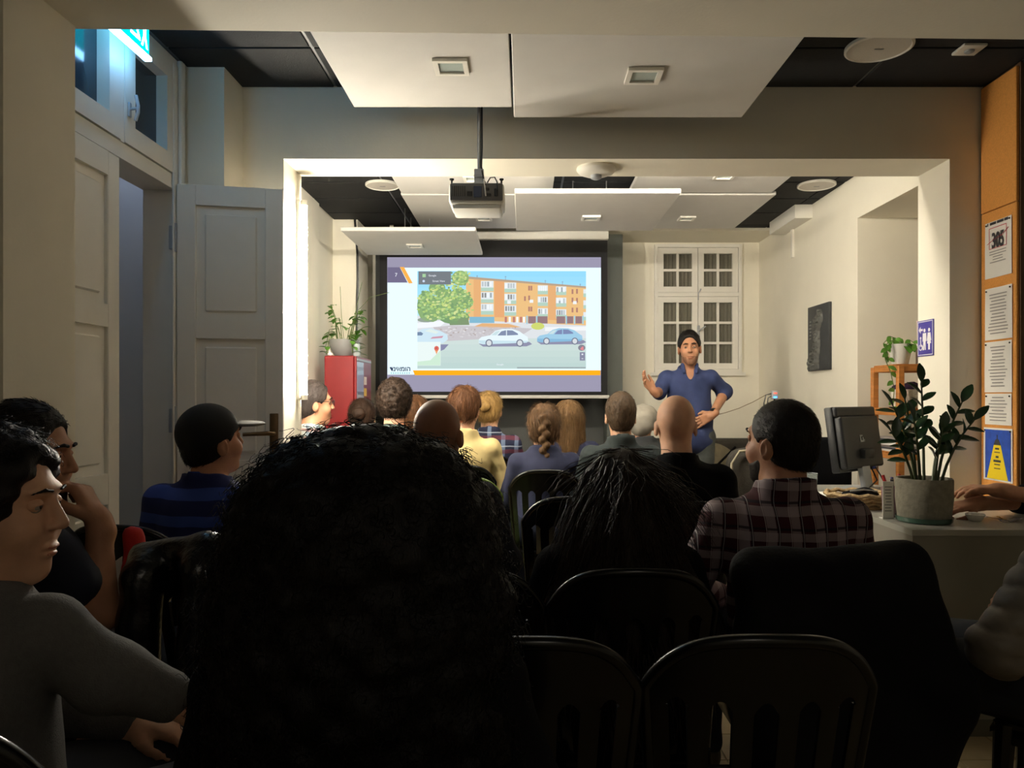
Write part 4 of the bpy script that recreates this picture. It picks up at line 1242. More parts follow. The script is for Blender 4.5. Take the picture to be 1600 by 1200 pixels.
obj('stand_hinge', G().rbox((-0.05, -0.075, 0.17), (0.05, -0.03, 0.22), 0.008), M_MON, mo)
obj('stand_base', G().rbox((-0.11, -0.10, 0.0), (0.11, 0.07, 0.014), 0.006), M_STEELP, mo)
obj('cable', G().tube([(0.06, -0.035, 0.14), (0.065, -0.06, 0.09), (0.0, -0.11, 0.06), (-0.12, -0.13, 0.03), (-0.20, -0.10, 0.008)], 0.004, 8), M_BLACK, mo)
obj('cable', G().tube([(0.10, -0.035, 0.14), (0.11, -0.07, 0.08), (0.03, -0.14, 0.035), (-0.10, -0.17, 0.008)], 0.0035, 8), M_BLACK, mo)
obj('video_plug', G().rbox((0.085, -0.05, 0.11), (0.115, -0.032, 0.16), 0.003), mat('vga_blue', (40, 52, 130), 0.5), mo)
for k in range(6):
    ox, oy = rnt.uniform(-0.015, 0.015), rnt.uniform(-0.015, 0.015)
    tag(obj('paper_sheet', G().box((1.46 + ox, 3.60 + oy, CH + 0.002 * k + 0.0002), (1.60 + ox, 3.80 + oy, CH + 0.002 * k + 0.0018)), M_PAPER, origin=(1.53, 3.7, CH)),
        ['lowest', 'second lowest', 'third lowest', 'third highest', 'second highest', 'topmost'][k] + ' sheet in the loose papers before the monitor', 'paper', 'papers stacked before the monitor')
t = thing('drinking_glass', 'small clear tumbler behind the papers on the counter', 'glass', (1.50, 3.95, CH))
obj('tumbler', G().lathe([(0.03, 0), (0.032, 0.004), (0.037, 0.09), (0.034, 0.09), (0.029, 0.008), (0.001, 0.008)], 24), glass('tumbler_glass', (190, 200, 196), 0.05, 0.3), t)
obj('rim', G().tube([(0.0355 * math.cos(i * 6.2832 / 24), 0.0355 * math.sin(i * 6.2832 / 24), 0.09) for i in range(25)], 0.0014, 5, False), M_STEELP, t)

# ================================================================== LOUNGE SEATS at the back, office chair
M_SOFA = mat('charcoal_sofa', (58, 54, 48), 0.95, 0.12, 50, 0.3, 200)
M_BEAN = mat('taupe_fabric', (112, 102, 84), 0.95, 0.1, 30, 0.25, 150)
so = thing('sofa', 'low charcoal sofa along the back wall under the window', 'sofa', (1.55, 6.4, 0))
obj('base', G().rbox((-0.58, -0.42, 0.08), (0.58, 0.32, 0.30), 0.03, 3), M_SOFA, so)
obj('backrest', G().rbox((-0.58, 0.20, 0.28), (0.58, 0.42, 0.88), 0.05, 3), M_SOFA, so)
for x in (-0.58, 0.40):
    obj('armrest', G().rbox((x, -0.42, 0.28), (x + 0.18, 0.24, 0.56), 0.04, 3), M_SOFA, so)
for k in range(2):
    obj('seat_cushion', G().rbox((-0.40 + 0.40 * k, -0.40, 0.30), (-0.005 + 0.40 * k, 0.20, 0.44), 0.04, 3), M_SOFA, so)
for x in (-0.5, 0.5):
    for y in (-0.34, 0.34):
        obj('leg', G().tube([(x, y, 0), (x, y, 0.085)], [0.018, 0.024], 8), M_BLACK, so)


def softbox(lo, hi, r, amp, seed, M=None):
    bm = bmesh.new(); bmesh.ops.create_cube(bm, size=2)
    bmesh.ops.subdivide_edges(bm, edges=bm.edges[:], cuts=9, use_grid_fill=True)
    rs = random.Random(seed); ph = [rs.uniform(0, 6) for _ in range(6)]
    c = [(a + b) / 2 for a, b in zip(lo, hi)]; d = [(b - a) / 2 for a, b in zip(lo, hi)]
    vs = []
    for v in bm.verts:
        x, y, z = v.co
        k = (abs(x) ** r + abs(y) ** r + abs(z) ** r) ** (1 / r)
        x, y, z = x / k, y / k, z / k
        w_ = 1 + amp * (math.sin(5 * x + ph[0]) * math.sin(4 * z + ph[1]) + math.sin(6 * y + ph[2]) * math.cos(5 * x + ph[3]))
        p = Vector((c[0] + d[0] * x * w_, c[1] + d[1] * y * w_, c[2] + d[2] * z * (1 + amp * math.sin(6 * x + ph[4]))))
        vs.append(M @ p if M else p)
    bm.verts.index_update()
    fs = [[v.index for v in f.verts] for f in bm.faces]
    bm.free()
    return G().add(vs, fs)


ar = thing('lounge_chair', 'taupe fabric lounge chair with a pale metal frame by the right wall', 'armchair', (1.74, 5.60, 0), math.radians(-60))
ar.scale = (0.78, 0.78, 0.9)
obj('seat_cushion', softbox((-0.30, -0.32, 0.24), (0.30, 0.30, 0.46), 5, 0.02, 3), M_BEAN, ar, 60)
obj('backrest', softbox((-0.31, -0.09, -0.30), (0.31, 0.09, 0.30), 5, 0.02, 4, Matrix.Translation((0, 0.33, 0.70)) @ Matrix.Rotation(math.radians(-18), 4, 'X')), M_BEAN, ar, 60)
M_PALE = mat('pale_steel', (196, 186, 160), 0.35, metal=0.3)
for s in (-1, 1):
    obj('frame_side', G().tube([(0.32 * s, -0.34, 0.0), (0.33 * s, -0.34, 0.56), (0.33 * s, -0.30, 0.60), (0.33 * s, 0.22, 0.60), (0.33 * s, 0.30, 0.56), (0.32 * s, 0.36, 0.0)], 0.012, 8), M_PALE, ar)
obj('cross_bar', G().tube([(-0.32, -0.2, 0.25), (0.32, -0.2, 0.25)], 0.010, 8).tube([(-0.32, 0.25, 0.25), (0.32, 0.25, 0.25)], 0.010, 8), M_PALE, ar)
ca = thing('cushion', 'crumpled taupe cushion with a dark stripe on the charcoal sofa', 'cushion', (1.62, 6.44, 0.63))
obj('cushion_cover', softbox((-0.22, -0.09, -0.16), (0.22, 0.09, 0.22), 2.6, 0.04, 8, Matrix.Rotation(0.3, 4, 'Z') @ Matrix.Rotation(-0.25, 4, 'X')), mat('cushion_taupe', (136, 126, 104), 0.95, 0.12, 20), ca, 60)
obj('dark_strap', G().tube([(-0.15, -0.11, -0.05), (0.0, -0.13, 0.05), (0.16, -0.10, 0.20)], 0.010, 6), M_BLACKFAB, ca)
a2 = thing('armchair', 'dark grey armchair with a light piped edge behind the checked shirt', 'armchair', (1.56, 5.02, 0), math.radians(0))
obj('seat_cushion', softbox((-0.27, -0.22, 0.20), (0.27, 0.30, 0.44), 5, 0.02, 13), M_SOFA, a2, 60)
obj('backrest', softbox((-0.28, -0.07, -0.28), (0.28, 0.07, 0.28), 5, 0.02, 14, Matrix.Translation((0, -0.24, 0.66)) @ Matrix.Rotation(math.radians(10), 4, 'X')), M_SOFA, a2, 60)
obj('piping', G().tube([(-0.27, -0.33, 0.46), (-0.275, -0.36, 0.84), (-0.23, -0.37, 0.915), (-0.05, -0.375, 0.93)], 0.008, 8), M_PALE, a2)
for x in (-0.22, 0.22):
    for y in (-0.2, 0.24):
        obj('leg', G().tube([(x, y, 0), (x, y, 0.22)], 0.016, 8), M_BLACK, a2)
oc = thing('office_chair', 'black swivel office chair behind the counter', 'chair', (1.66, 4.50, 0), math.radians(0))
obj('backrest', G().rbox((-0.21, -0.22, 0.56), (0.21, -0.16, 1.02), 0.04, 3), M_BLACKFAB, oc)
obj('seat', G().rbox((-0.23, -0.2, 0.44), (0.23, 0.24, 0.50), 0.03, 3), M_BLACKFAB, oc)
obj('gas_stem', G().tube([(0, 0, 0.08), (0, 0, 0.45)], 0.025, 12), M_BLACK, oc)
obj('back_support', G().tube([(0, -0.1, 0.44), (0, -0.25, 0.46), (0, -0.25, 0.7)], 0.018, 8), M_BLACK, oc)
for k in range(5):
    a = k * 2 * math.pi / 5
    lg_ = obj('leg', G().tube([(0, 0, 0.10), (0.24 * math.cos(a), 0.24 * math.sin(a), 0.065)], [0.022, 0.014], 8), M_BLACK, oc)
    obj('castor', G().lathe([(0.025, -0.018), (0.027, -0.01), (0.027, 0.01), (0.025, 0.018)], 14, (0.24 * math.cos(a), 0.24 * math.sin(a), 0.027), axis=1), M_BLACK, lg_)

# webcam-like hub with a cable on a slim floor stand
t = thing('microphone_hub', 'small glowing hub with cables above the lounge chair', 'device', (1.66, 4.98, 0))
hz_ = at(1210, 617, 5.39)
t.location = (hz_.x, 5.39, 0)
obj('stand_pole', G().tube([(0, 0, 0.012), (0, 0, hz_.z - 0.03)], 0.006, 8), M_BLACK, t)
obj('stand_foot', G().lathe([(0.05, 0), (0.05, 0.008), (0.01, 0.016), (0.001, 0.016)], 24), M_BLACK, t)
obj('hub_body', G().rbox((-0.022, -0.015, hz_.z - 0.03), (0.022, 0.015, hz_.z + 0.03), 0.005), M_STEELP, t)
obj('indicator', G().box((-0.012, -0.0165, hz_.z - 0.022), (0.014, -0.0148, hz_.z - 0.010)), emit('hub_blue', (70, 140, 255), 2.0), t)
obj('indicator', G().box((-0.010, -0.0165, hz_.z + 0.008), (0.014, -0.0148, hz_.z + 0.016)), emit('hub_red', (255, 90, 70), 1.2), t)
obj('cable', G().tube([(-0.02, 0, hz_.z + 0.01), (-0.06, 0, hz_.z), (-0.075, 0, hz_.z - 0.06), (-0.07, 0, hz_.z - 0.3)], 0.004, 6), M_BLACK, t)
obj('cable', G().tube([(-0.02, 0, hz_.z - 0.01), (-0.045, 0, hz_.z - 0.02), (-0.055, 0, hz_.z - 0.10)], 0.004, 6), M_BLACK, t)
p0 = Vector((-0.06, 0, hz_.z)); p1 = Vector((at(1112, 650, 5.5).x - hz_.x, 0.1, at(1112, 650, 5.5).z)); pm = p0.lerp(p1, 0.5) - Vector((0, 0, 0.02))
obj('cable', G().tube([p0, p0.lerp(pm, 0.5) - Vector((0, 0, 0.005)), pm, pm.lerp(p1, 0.5) - Vector((0, 0, 0.004)), p1], 0.003, 6), mat('taupe_cable', (120, 104, 76), 0.7), t)

# ================================================================== PLASTIC CHAIRS
def chair_parts(root, m, H=0.87, W=0.185):
    """armless stacking chair, faces +y; backrest fans down in slats"""
    def BP(u, v, off=0.0):
        """surface of the backrest"""
        w_ = (0.158 + (W - 0.158) * min(1, v * 1.3)) * u
        y = -0.185 - 0.085 * v - 0.045 * (1 - u * u) - off
        return (w_, y, 0.43 + (H - 0.43) * v)
    def sheet(us, vfn, th=0.010):
        g = G(); vs = []; fs = []
        NV = 8
        for u in us:
            v0, v1 = vfn(u)
            for j in range(NV + 1):
                v = v0 + (v1 - v0) * j / NV
                vs.append(BP(u, v, th / 2)); vs.append(BP(u, v, -th / 2))
        S = (NV + 1) * 2
        for i in range(len(us) - 1):
            for j in range(NV):
                a = i * S + j * 2
                fs += [(a, a + S, a + S + 2, a + 2), (a + 1, a + 3, a + S + 3, a + S + 1)]
            a = i * S; fs.append((a, a + 1, a + S + 1, a + S)); b = a + NV * 2; fs.append((b, b + S, b + S + 1, b + 1))
        for a0 in (0, (len(us) - 1) * S):
            for j in range(NV):
                a = a0 + j * 2; fs.append((a, a + 2, a + 3, a + 1))
        return g.add(vs, fs)
    top = lambda u: 1 - 0.16 * abs(u) ** 4.5 - 0.05 * u * u
    us = [-1 + 2 * i / 60 for i in range(61)]
    obj('backrest', sheet(us, lambda u: (0.765 - 0.075 * min(1, (min(abs(u - c) for c in (0, 0.39, -0.39, 0.75, -0.75)) / 0.14) ** 2), top(u))), m, root, 50)
    # rounded rim along the top and down both sides
    rim = [BP(-1, 0.0)] + [BP(-1, v) for v in (0.2, 0.4, 0.6, 0.74)] + [BP(u, top(u)) for u in us] + [BP(1, v) for v in (0.74, 0.6, 0.4, 0.2)] + [BP(1, 0.0)]
    obj('back_rim', G().tube(rim, 0.011, 8), m, root, 60)
    for k in range(2):
        s = -1 if k == 0 else 1
        obj('back_stile', sheet([s * a for a in (0.82, 0.88, 0.94, 1.0)], lambda u: (0.0, 0.73)), m, root, 50)
    for c in (-0.58, -0.2, 0.2, 0.58):
        obj('slat', sheet([c + d for d in (-0.09, -0.03, 0.03, 0.09)], lambda u: (0.0, 0.73)), m, root, 50)
    # dished seat
    g = G(); vs = []; fs = []; n = 12
    for i in range(n + 1):
        for j in range(n + 1):
            u = -1 + 2 * i / n; v = j / n
            hw = 0.172 + 0.012 * v
            y = -0.215 + 0.43 * v
            if v == 0: y += 0.02 * u * u
            z = 0.435 - 0.022 * (1 - u ** 4) * math.sin(math.pi * min(1, v * 1.05)) - (0.018 if j == n else 0)
            vs.append((hw * u, y, z)); vs.append((hw * u, y, z - 0.012))
    S = (n + 1) * 2
    for i in range(n):
        for j in range(n):
            a = i * S + j * 2
            fs += [(a, a + S, a + S + 2, a + 2), (a + 1, a + 3, a + S + 3, a + S + 1)]
        for j in (0, n):
            a = i * S + j * 2; fs.append((a, a + 1, a + S + 1, a + S))
    for i in (0, n):
        for j in range(n):
            a = i * S + j * 2; fs.append((a, a + 2, a + 3, a + 1))
    obj('seat', g.add(vs, fs), m, root, 50)
    obj('seat_apron', G().rbox((-0.175, 0.185, 0.375), (0.175, 0.20, 0.43), 0.006).rbox((-0.178, -0.19, 0.38), (-0.164, 0.19, 0.43), 0.005).rbox((0.164, -0.19, 0.38), (0.178, 0.19, 0.43), 0.005).rbox((-0.165, -0.205, 0.38), (0.165, -0.19, 0.43), 0.005), m, root, 40)
    for sx in (-1, 1):
        for (y, yb) in ((0.185, 0.205), (-0.19, -0.255)):
            obj('leg', G().tube([(sx * 0.165, y, 0.43), (sx * 0.172, (y * 0.6 + yb * 0.4), 0.25), (sx * 0.182, yb, 0.0)], [0.026, 0.021, 0.017], 8), m, root, 40)


M_CHAIR = mat('chair_black', (9, 9, 10), 0.25, 0.1, 40, spec=0.4)
M_CHAIRG = mat('chair_green', (88, 112, 30), 0.35, 0.08, 30)
CG = 'plastic stacking chairs set out in rows'
ch0 = thing('plastic_chair', 'empty black plastic chair nearest the camera, right of the pair', 'chair', (0.385, 1.49, 0), 0, CG)
chair_parts(ch0, M_CHAIR)


def chair(label, x, y, rz=0.0):
    return dup(ch0, (x, y, 0), math.radians(rz), label, CG)

# ================================================================== PEOPLE
# Bodies are grown from one implicit surface each (smoothly joined tapering limbs), so a body is one continuous mesh.
def v3(*a): return np.array(a, dtype=np.float64)


def rotz(a):
    c, s = math.cos(a), math.sin(a)
    return np.array([[c, -s, 0], [s, c, 0], [0, 0, 1.0]])


def rotx(a):
    c, s = math.cos(a), math.sin(a)
    return np.array([[1.0, 0, 0], [0, c, -s], [0, s, c]])


def roty(a):
    c, s = math.cos(a), math.sin(a)
    return np.array([[c, 0, s], [0, 1.0, 0], [-s, 0, c]])


class Body:
    """list of primitives: (op, k, kind, data, lo, hi)"""

    def __init__(s): s.p = []

    def cone(s, a, b, ra, rb, k=0.02, op=0):
        a = np.asarray(a, float); b = np.asarray(b, float); r = max(ra, rb)
        s.p.append((op, k, 0, (a, b, ra, rb), np.minimum(a, b) - r, np.maximum(a, b) + r)); return s

    def ell(s, c, r, R=None, k=0.02, op=0):
        c = np.asarray(c, float); r = np.asarray(r, float); R = np.eye(3) if R is None else R
        m = np.abs(R) @ r
        s.p.append((op, k, 1, (c, r, R), c - m, c + m)); return s

    def plane(s, p, n):
        """keep the side opposite to n"""
        s.p.append((2, 0, 2, (np.asarray(p, float), np.asarray(n, float) / np.linalg.norm(n)), None, None)); return s

    def bounds(s):
        q = [p for p in s.p if p[0] == 0]
        return np.min([p[4] for p in q], 0), np.max([p[5] for p in q], 0)

    def field(s, lo, n, h):
        F = np.full(n, 0.15, np.float32)
        ax = [lo[i] + h * np.arange(n[i]) for i in range(3)]
        for op, k, kind, d, a, b in s.p:
            if kind == 2:
                p, nn = d
                D = ((ax[0][:, None, None] - p[0]) * nn[0] + (ax[1][None, :, None] - p[1]) * nn[1] + (ax[2][None, None, :] - p[2]) * nn[2]).astype(np.float32)
                F = np.maximum(F, D); continue
            m = max(0.02, 1.2 * k, 2.5 * h)
            i0 = np.clip(np.floor((a - m - lo) / h).astype(int), 0, n); i1 = np.clip(np.ceil((b + m - lo) / h).astype(int) + 1, 0, n)
            if (i1 <= i0).any(): continue
            sl = tuple(slice(i0[i], i1[i]) for i in range(3))
            X = (ax[0][sl[0]][:, None, None]).astype(np.float32); Y = (ax[1][sl[1]][None, :, None]).astype(np.float32); Z = (ax[2][sl[2]][None, None, :]).astype(np.float32)
            if kind == 0:
                A, B, ra, rb = d; ab = B - A; L2 = float(ab @ ab) + 1e-12
                x, y, z = X - np.float32(A[0]), Y - np.float32(A[1]), Z - np.float32(A[2])
                t = np.clip((x * ab[0] + y * ab[1] + z * ab[2]) / L2, 0, 1).astype(np.float32)
                D = np.sqrt((x - t * ab[0]) ** 2 + (y - t * ab[1]) ** 2 + (z - t * ab[2]) ** 2) - (ra + (rb - ra) * t)
            else:
                C, r, R = d
                x, y, z = X - np.float32(C[0]), Y - np.float32(C[1]), Z - np.float32(C[2])
                u = (x * R[0, 0] + y * R[1, 0] + z * R[2, 0]); v = (x * R[0, 1] + y * R[1, 1] + z * R[2, 1]); w_ = (x * R[0, 2] + y * R[1, 2] + z * R[2, 2])
                k0 = np.sqrt((u / r[0]) ** 2 + (v / r[1]) ** 2 + (w_ / r[2]) ** 2)
                k1 = np.sqrt((u / r[0] ** 2) ** 2 + (v / r[1] ** 2) ** 2 + (w_ / r[2] ** 2) ** 2) + 1e-6
                D = k0 * (k0 - 1) / k1
            f = F[sl]
            if op == 0:
                if k > 0:
                    hh = np.clip(0.5 + 0.5 * (f - D) / k, 0, 1)
                    F[sl] = f * (1 - hh) + D * hh - k * hh * (1 - hh)
                else:
                    F[sl] = np.minimum(f, D)
            elif op == 1:
                D = -D
                if k > 0:
                    hh = np.clip(0.5 - 0.5 * (f - D) / k, 0, 1)
                    F[sl] = f * (1 - hh) + D * hh + k * hh * (1 - hh)
                else:
                    F[sl] = np.maximum(f, D)
        return F


_E = [(a, b) for a in range(8) for b in range(8) if a < b and bin(a ^ b).count('1') == 1]


def nets(F, lo, h):
    """surface nets: vertices and quads of the zero level"""
    S = F < 0
    n = np.array(F.shape)
    c = np.zeros(n - 1, np.int8)
    for q in range(8):
        i, j, k = q & 1, (q >> 1) & 1, (q >> 2) & 1
        c += S[i:n[0] - 1 + i, j:n[1] - 1 + j, k:n[2] - 1 + k]
    mask = (c > 0) & (c < 8)
    I = np.argwhere(mask)
    if len(I) == 0: return np.zeros((0, 3)), np.zeros((0, 4), int)
    idx = -np.ones(mask.shape, np.int64); idx[mask] = np.arange(len(I))
    off = np.array([[q & 1, (q >> 1) & 1, (q >> 2) & 1] for q in range(8)])
    val = np.stack([F[I[:, 0] + o[0], I[:, 1] + o[1], I[:, 2] + o[2]] for o in off], 1).astype(np.float64)
    acc = np.zeros((len(I), 3)); cnt = np.zeros(len(I))
    for a, b in _E:
        va, vb = val[:, a], val[:, b]; cr = (va < 0) != (vb < 0)
        t = np.where(cr, va / np.where(cr, va - vb, 1), 0)
        P = off[a] + (off[b] - off[a]) * t[:, None]
        acc += P * cr[:, None]; cnt += cr
    V = lo + h * (I + acc / cnt[:, None])
    quads = []
    for ax in range(3):
        sl0 = [slice(None)] * 3; sl1 = [slice(None)] * 3
        sl0[ax] = slice(0, -1); sl1[ax] = slice(1, None)
        a, b = S[tuple(sl0)], S[tuple(sl1)]
        o1, o2 = [(1, 2), (2, 0), (0, 1)][ax]
        for flip in (False, True):
            E = np.argwhere((a & ~b) if not flip else (~a & b))
            ok = (E[:, o1] > 0) & (E[:, o2] > 0) & (E[:, o1] < n[o1] - 1) & (E[:, o2] < n[o2] - 1)
            E = E[ok]
            if len(E) == 0: continue
            def cell(d1, d2):
                q = E.copy(); q[:, o1] -= d1; q[:, o2] -= d2
                return idx[q[:, 0], q[:, 1], q[:, 2]]
            Q = np.stack([cell(1, 1), cell(0, 1), cell(0, 0), cell(1, 0)], 1)
            quads.append(Q[:, ::-1] if flip else Q)
    Q = np.concatenate(quads) if quads else np.zeros((0, 4), int)
    Q = Q[(Q >= 0).all(1)]
    return V, Q


def poly_surface(b, h, fine=()):
    """mesh of a Body at cell size h; boxes in fine = [(lo, hi, h2)] are meshed more finely inside the same mesh"""
    lo, hi = b.bounds(); lo = lo - 3 * h; n = np.ceil((hi - lo) / h).astype(int) + 4
    V, Q = nets(b.field(lo, n, h), lo, h)
    for a, c, h2 in fine:
        cen = V[Q].mean(1)
        Q = Q[~((cen > a + 0.6 * h) & (cen < c - 0.6 * h)).all(1)]
        n2 = np.ceil((c - a) / h2).astype(int) + 2
        V2, Q2 = nets(b.field(a - h2, n2, h2), a - h2, h2)
        Q = np.concatenate([Q, Q2 + len(V)]); V = np.concatenate([V, V2])
    used = np.unique(Q); re = -np.ones(len(V), int); re[used] = np.arange(len(used))
    return V[used], re[Q]


def vnormals(V, Q):
    N = np.zeros_like(V)
    fn = np.cross(V[Q[:, 2]] - V[Q[:, 0]], V[Q[:, 3]] - V[Q[:, 1]])
    for k in range(4): np.add.at(N, Q[:, k], fn)
    return N / (np.linalg.norm(N, axis=1, keepdims=True) + 1e-12)


def wob(V, freq, seed, n=5):
    r = np.random.default_rng(seed); s = np.zeros(len(V))
    for _ in range(n):
        d = r.normal(size=3); d /= np.linalg.norm(d)
        s += np.sin(V @ d * freq * r.uniform(0.7, 1.4) + r.uniform(0, 6.28))
    return s / n


def np_obj(name, V, Q, m, parent=None, loc=None, smooth=True):
    if loc is not None: V = V - np.asarray(loc)
    me = bpy.data.meshes.new(name)
    k = Q.shape[1]
    me.vertices.add(len(V)); me.vertices.foreach_set('co', V.astype(np.float32).ravel())
    me.loops.add(Q.size); me.loops.foreach_set('vertex_index', Q.astype(np.int32).ravel())
    me.polygons.add(len(Q)); me.polygons.foreach_set('loop_start', np.arange(0, Q.size, k, dtype=np.int32))
    me.polygons.foreach_set('loop_total', np.full(len(Q), k, np.int32))
    me.update(calc_edges=True)
    if smooth: me.shade_smooth()
    me.materials.append(m)
    o = bpy.data.objects.new(name, me); link(o)
    if parent is not None: o.parent = parent
    return o


def strands(P, rad, sides=3):
    """P (N,S,3) strand points -> verts, quads of thin tapering strips"""
    N, S, _ = P.shape
    T = np.gradient(P, axis=1); T /= np.linalg.norm(T, axis=2, keepdims=True) + 1e-9
    up = np.array([0.31, 0.2, 0.93]); A = np.cross(T, up); A /= np.linalg.norm(A, axis=2, keepdims=True) + 1e-9
    B = np.cross(T, A)
    tap = np.linspace(1, 0.25, S)[None, :, None] * rad
    V = np.stack([P + (A * math.cos(q * 2 * math.pi / sides) + B * math.sin(q * 2 * math.pi / sides)) * tap for q in range(sides)], 2)
    idx = np.arange(N * S * sides).reshape(N, S, sides)
    a = idx[:, :-1, :]; c = idx[:, 1:, :]
    Q = np.stack([a, np.roll(a, -1, 2), np.roll(c, -1, 2), c], -1).reshape(-1, 4)
    return V.reshape(-1, 3), Q


def hair_mat(name, rgb, rough=0.45):
    return mat(name, rgb, rough, 0.35, 30, 0.3, 220, stretch=(3, 3, 0.5), spec=0.18)


def skin_mat(name, rgb):
    if name in MATS: return MATS[name]
    m = mat(name, rgb, 0.55, 0.08, 30, 0.05, 150, spec=0.35)
    b = m.node_tree.nodes['Principled BSDF']
    b.inputs['Subsurface Weight'].default_value = 0.12
    b.inputs['Subsurface Radius'].default_value = (0.01, 0.004, 0.002)
    return m


SK = {'light': (206, 158, 128), 'mid': (178, 128, 98), 'dark': (128, 86, 62)}


def hand(b, w, fwd, palm, side, curl, k=0.006, spread=0.0, thumb=0.6, s=1.0):
    """w wrist, fwd finger direction, palm normal (out of the palm), side +1: thumb towards fwd x palm"""
    f = np.asarray(fwd, float); f /= np.linalg.norm(f)
    p = np.asarray(palm, float); p = p - f * (p @ f); p /= np.linalg.norm(p)
    x = np.cross(f, p) * side
    def L(a, c, d): return w + s * (x * a + f * c + p * d)
    b.cone(L(0, -0.03, 0), L(0, 0.02, 0), 0.024 * s, 0.024 * s, 0.02)
    for a in (-0.026, -0.008, 0.010, 0.026):
        b.cone(L(a * 0.7, 0.012, 0), L(a, 0.085, 0), 0.015 * s, 0.0125 * s, 0.010)
    roots = ((0.028, 0.088, 0.074), (0.0095, 0.093, 0.082), (-0.009, 0.090, 0.076), (-0.0265, 0.082, 0.058))
    for i, (a, c, ln) in enumerate(roots):
        q = L(a, c, 0); cu = curl[i] if isinstance(curl, (list, tuple)) else curl
        ang = cu * 0.6; d0 = f + x * (spread * (0.18 - 0.12 * i))
        d0 /= np.linalg.norm(d0)
        for j, (fr, ra, rb) in enumerate(((0.45, 0.0095, 0.0088), (0.31, 0.0088, 0.008), (0.24, 0.008, 0.0065))):
            d = d0 * math.cos(ang) + p * math.sin(ang)
            q2 = q + d * ln * fr * s
            b.cone(q, q2, ra * s, rb * s, 0.004 if j else k)
            q = q2; ang += cu * (0.9 if j == 0 else 0.7)
    t0 = L(0.020, 0.020, 0.006); t1 = L(0.046, 0.048, 0.014 + 0.01 * thumb); t2 = L(0.052 - 0.012 * thumb, 0.080, 0.02 + 0.022 * thumb); t3 = L(0.050 - 0.03 * thumb, 0.104, 0.024 + 0.028 * thumb)
    b.cone(t0, t1, 0.016 * s, 0.0125 * s, 0.008); b.cone(t1, t2, 0.0115 * s, 0.010 * s, 0.005); b.cone(t2, t3, 0.010 * s, 0.0078 * s, 0.004)
    return L(0, 0.075, 0)


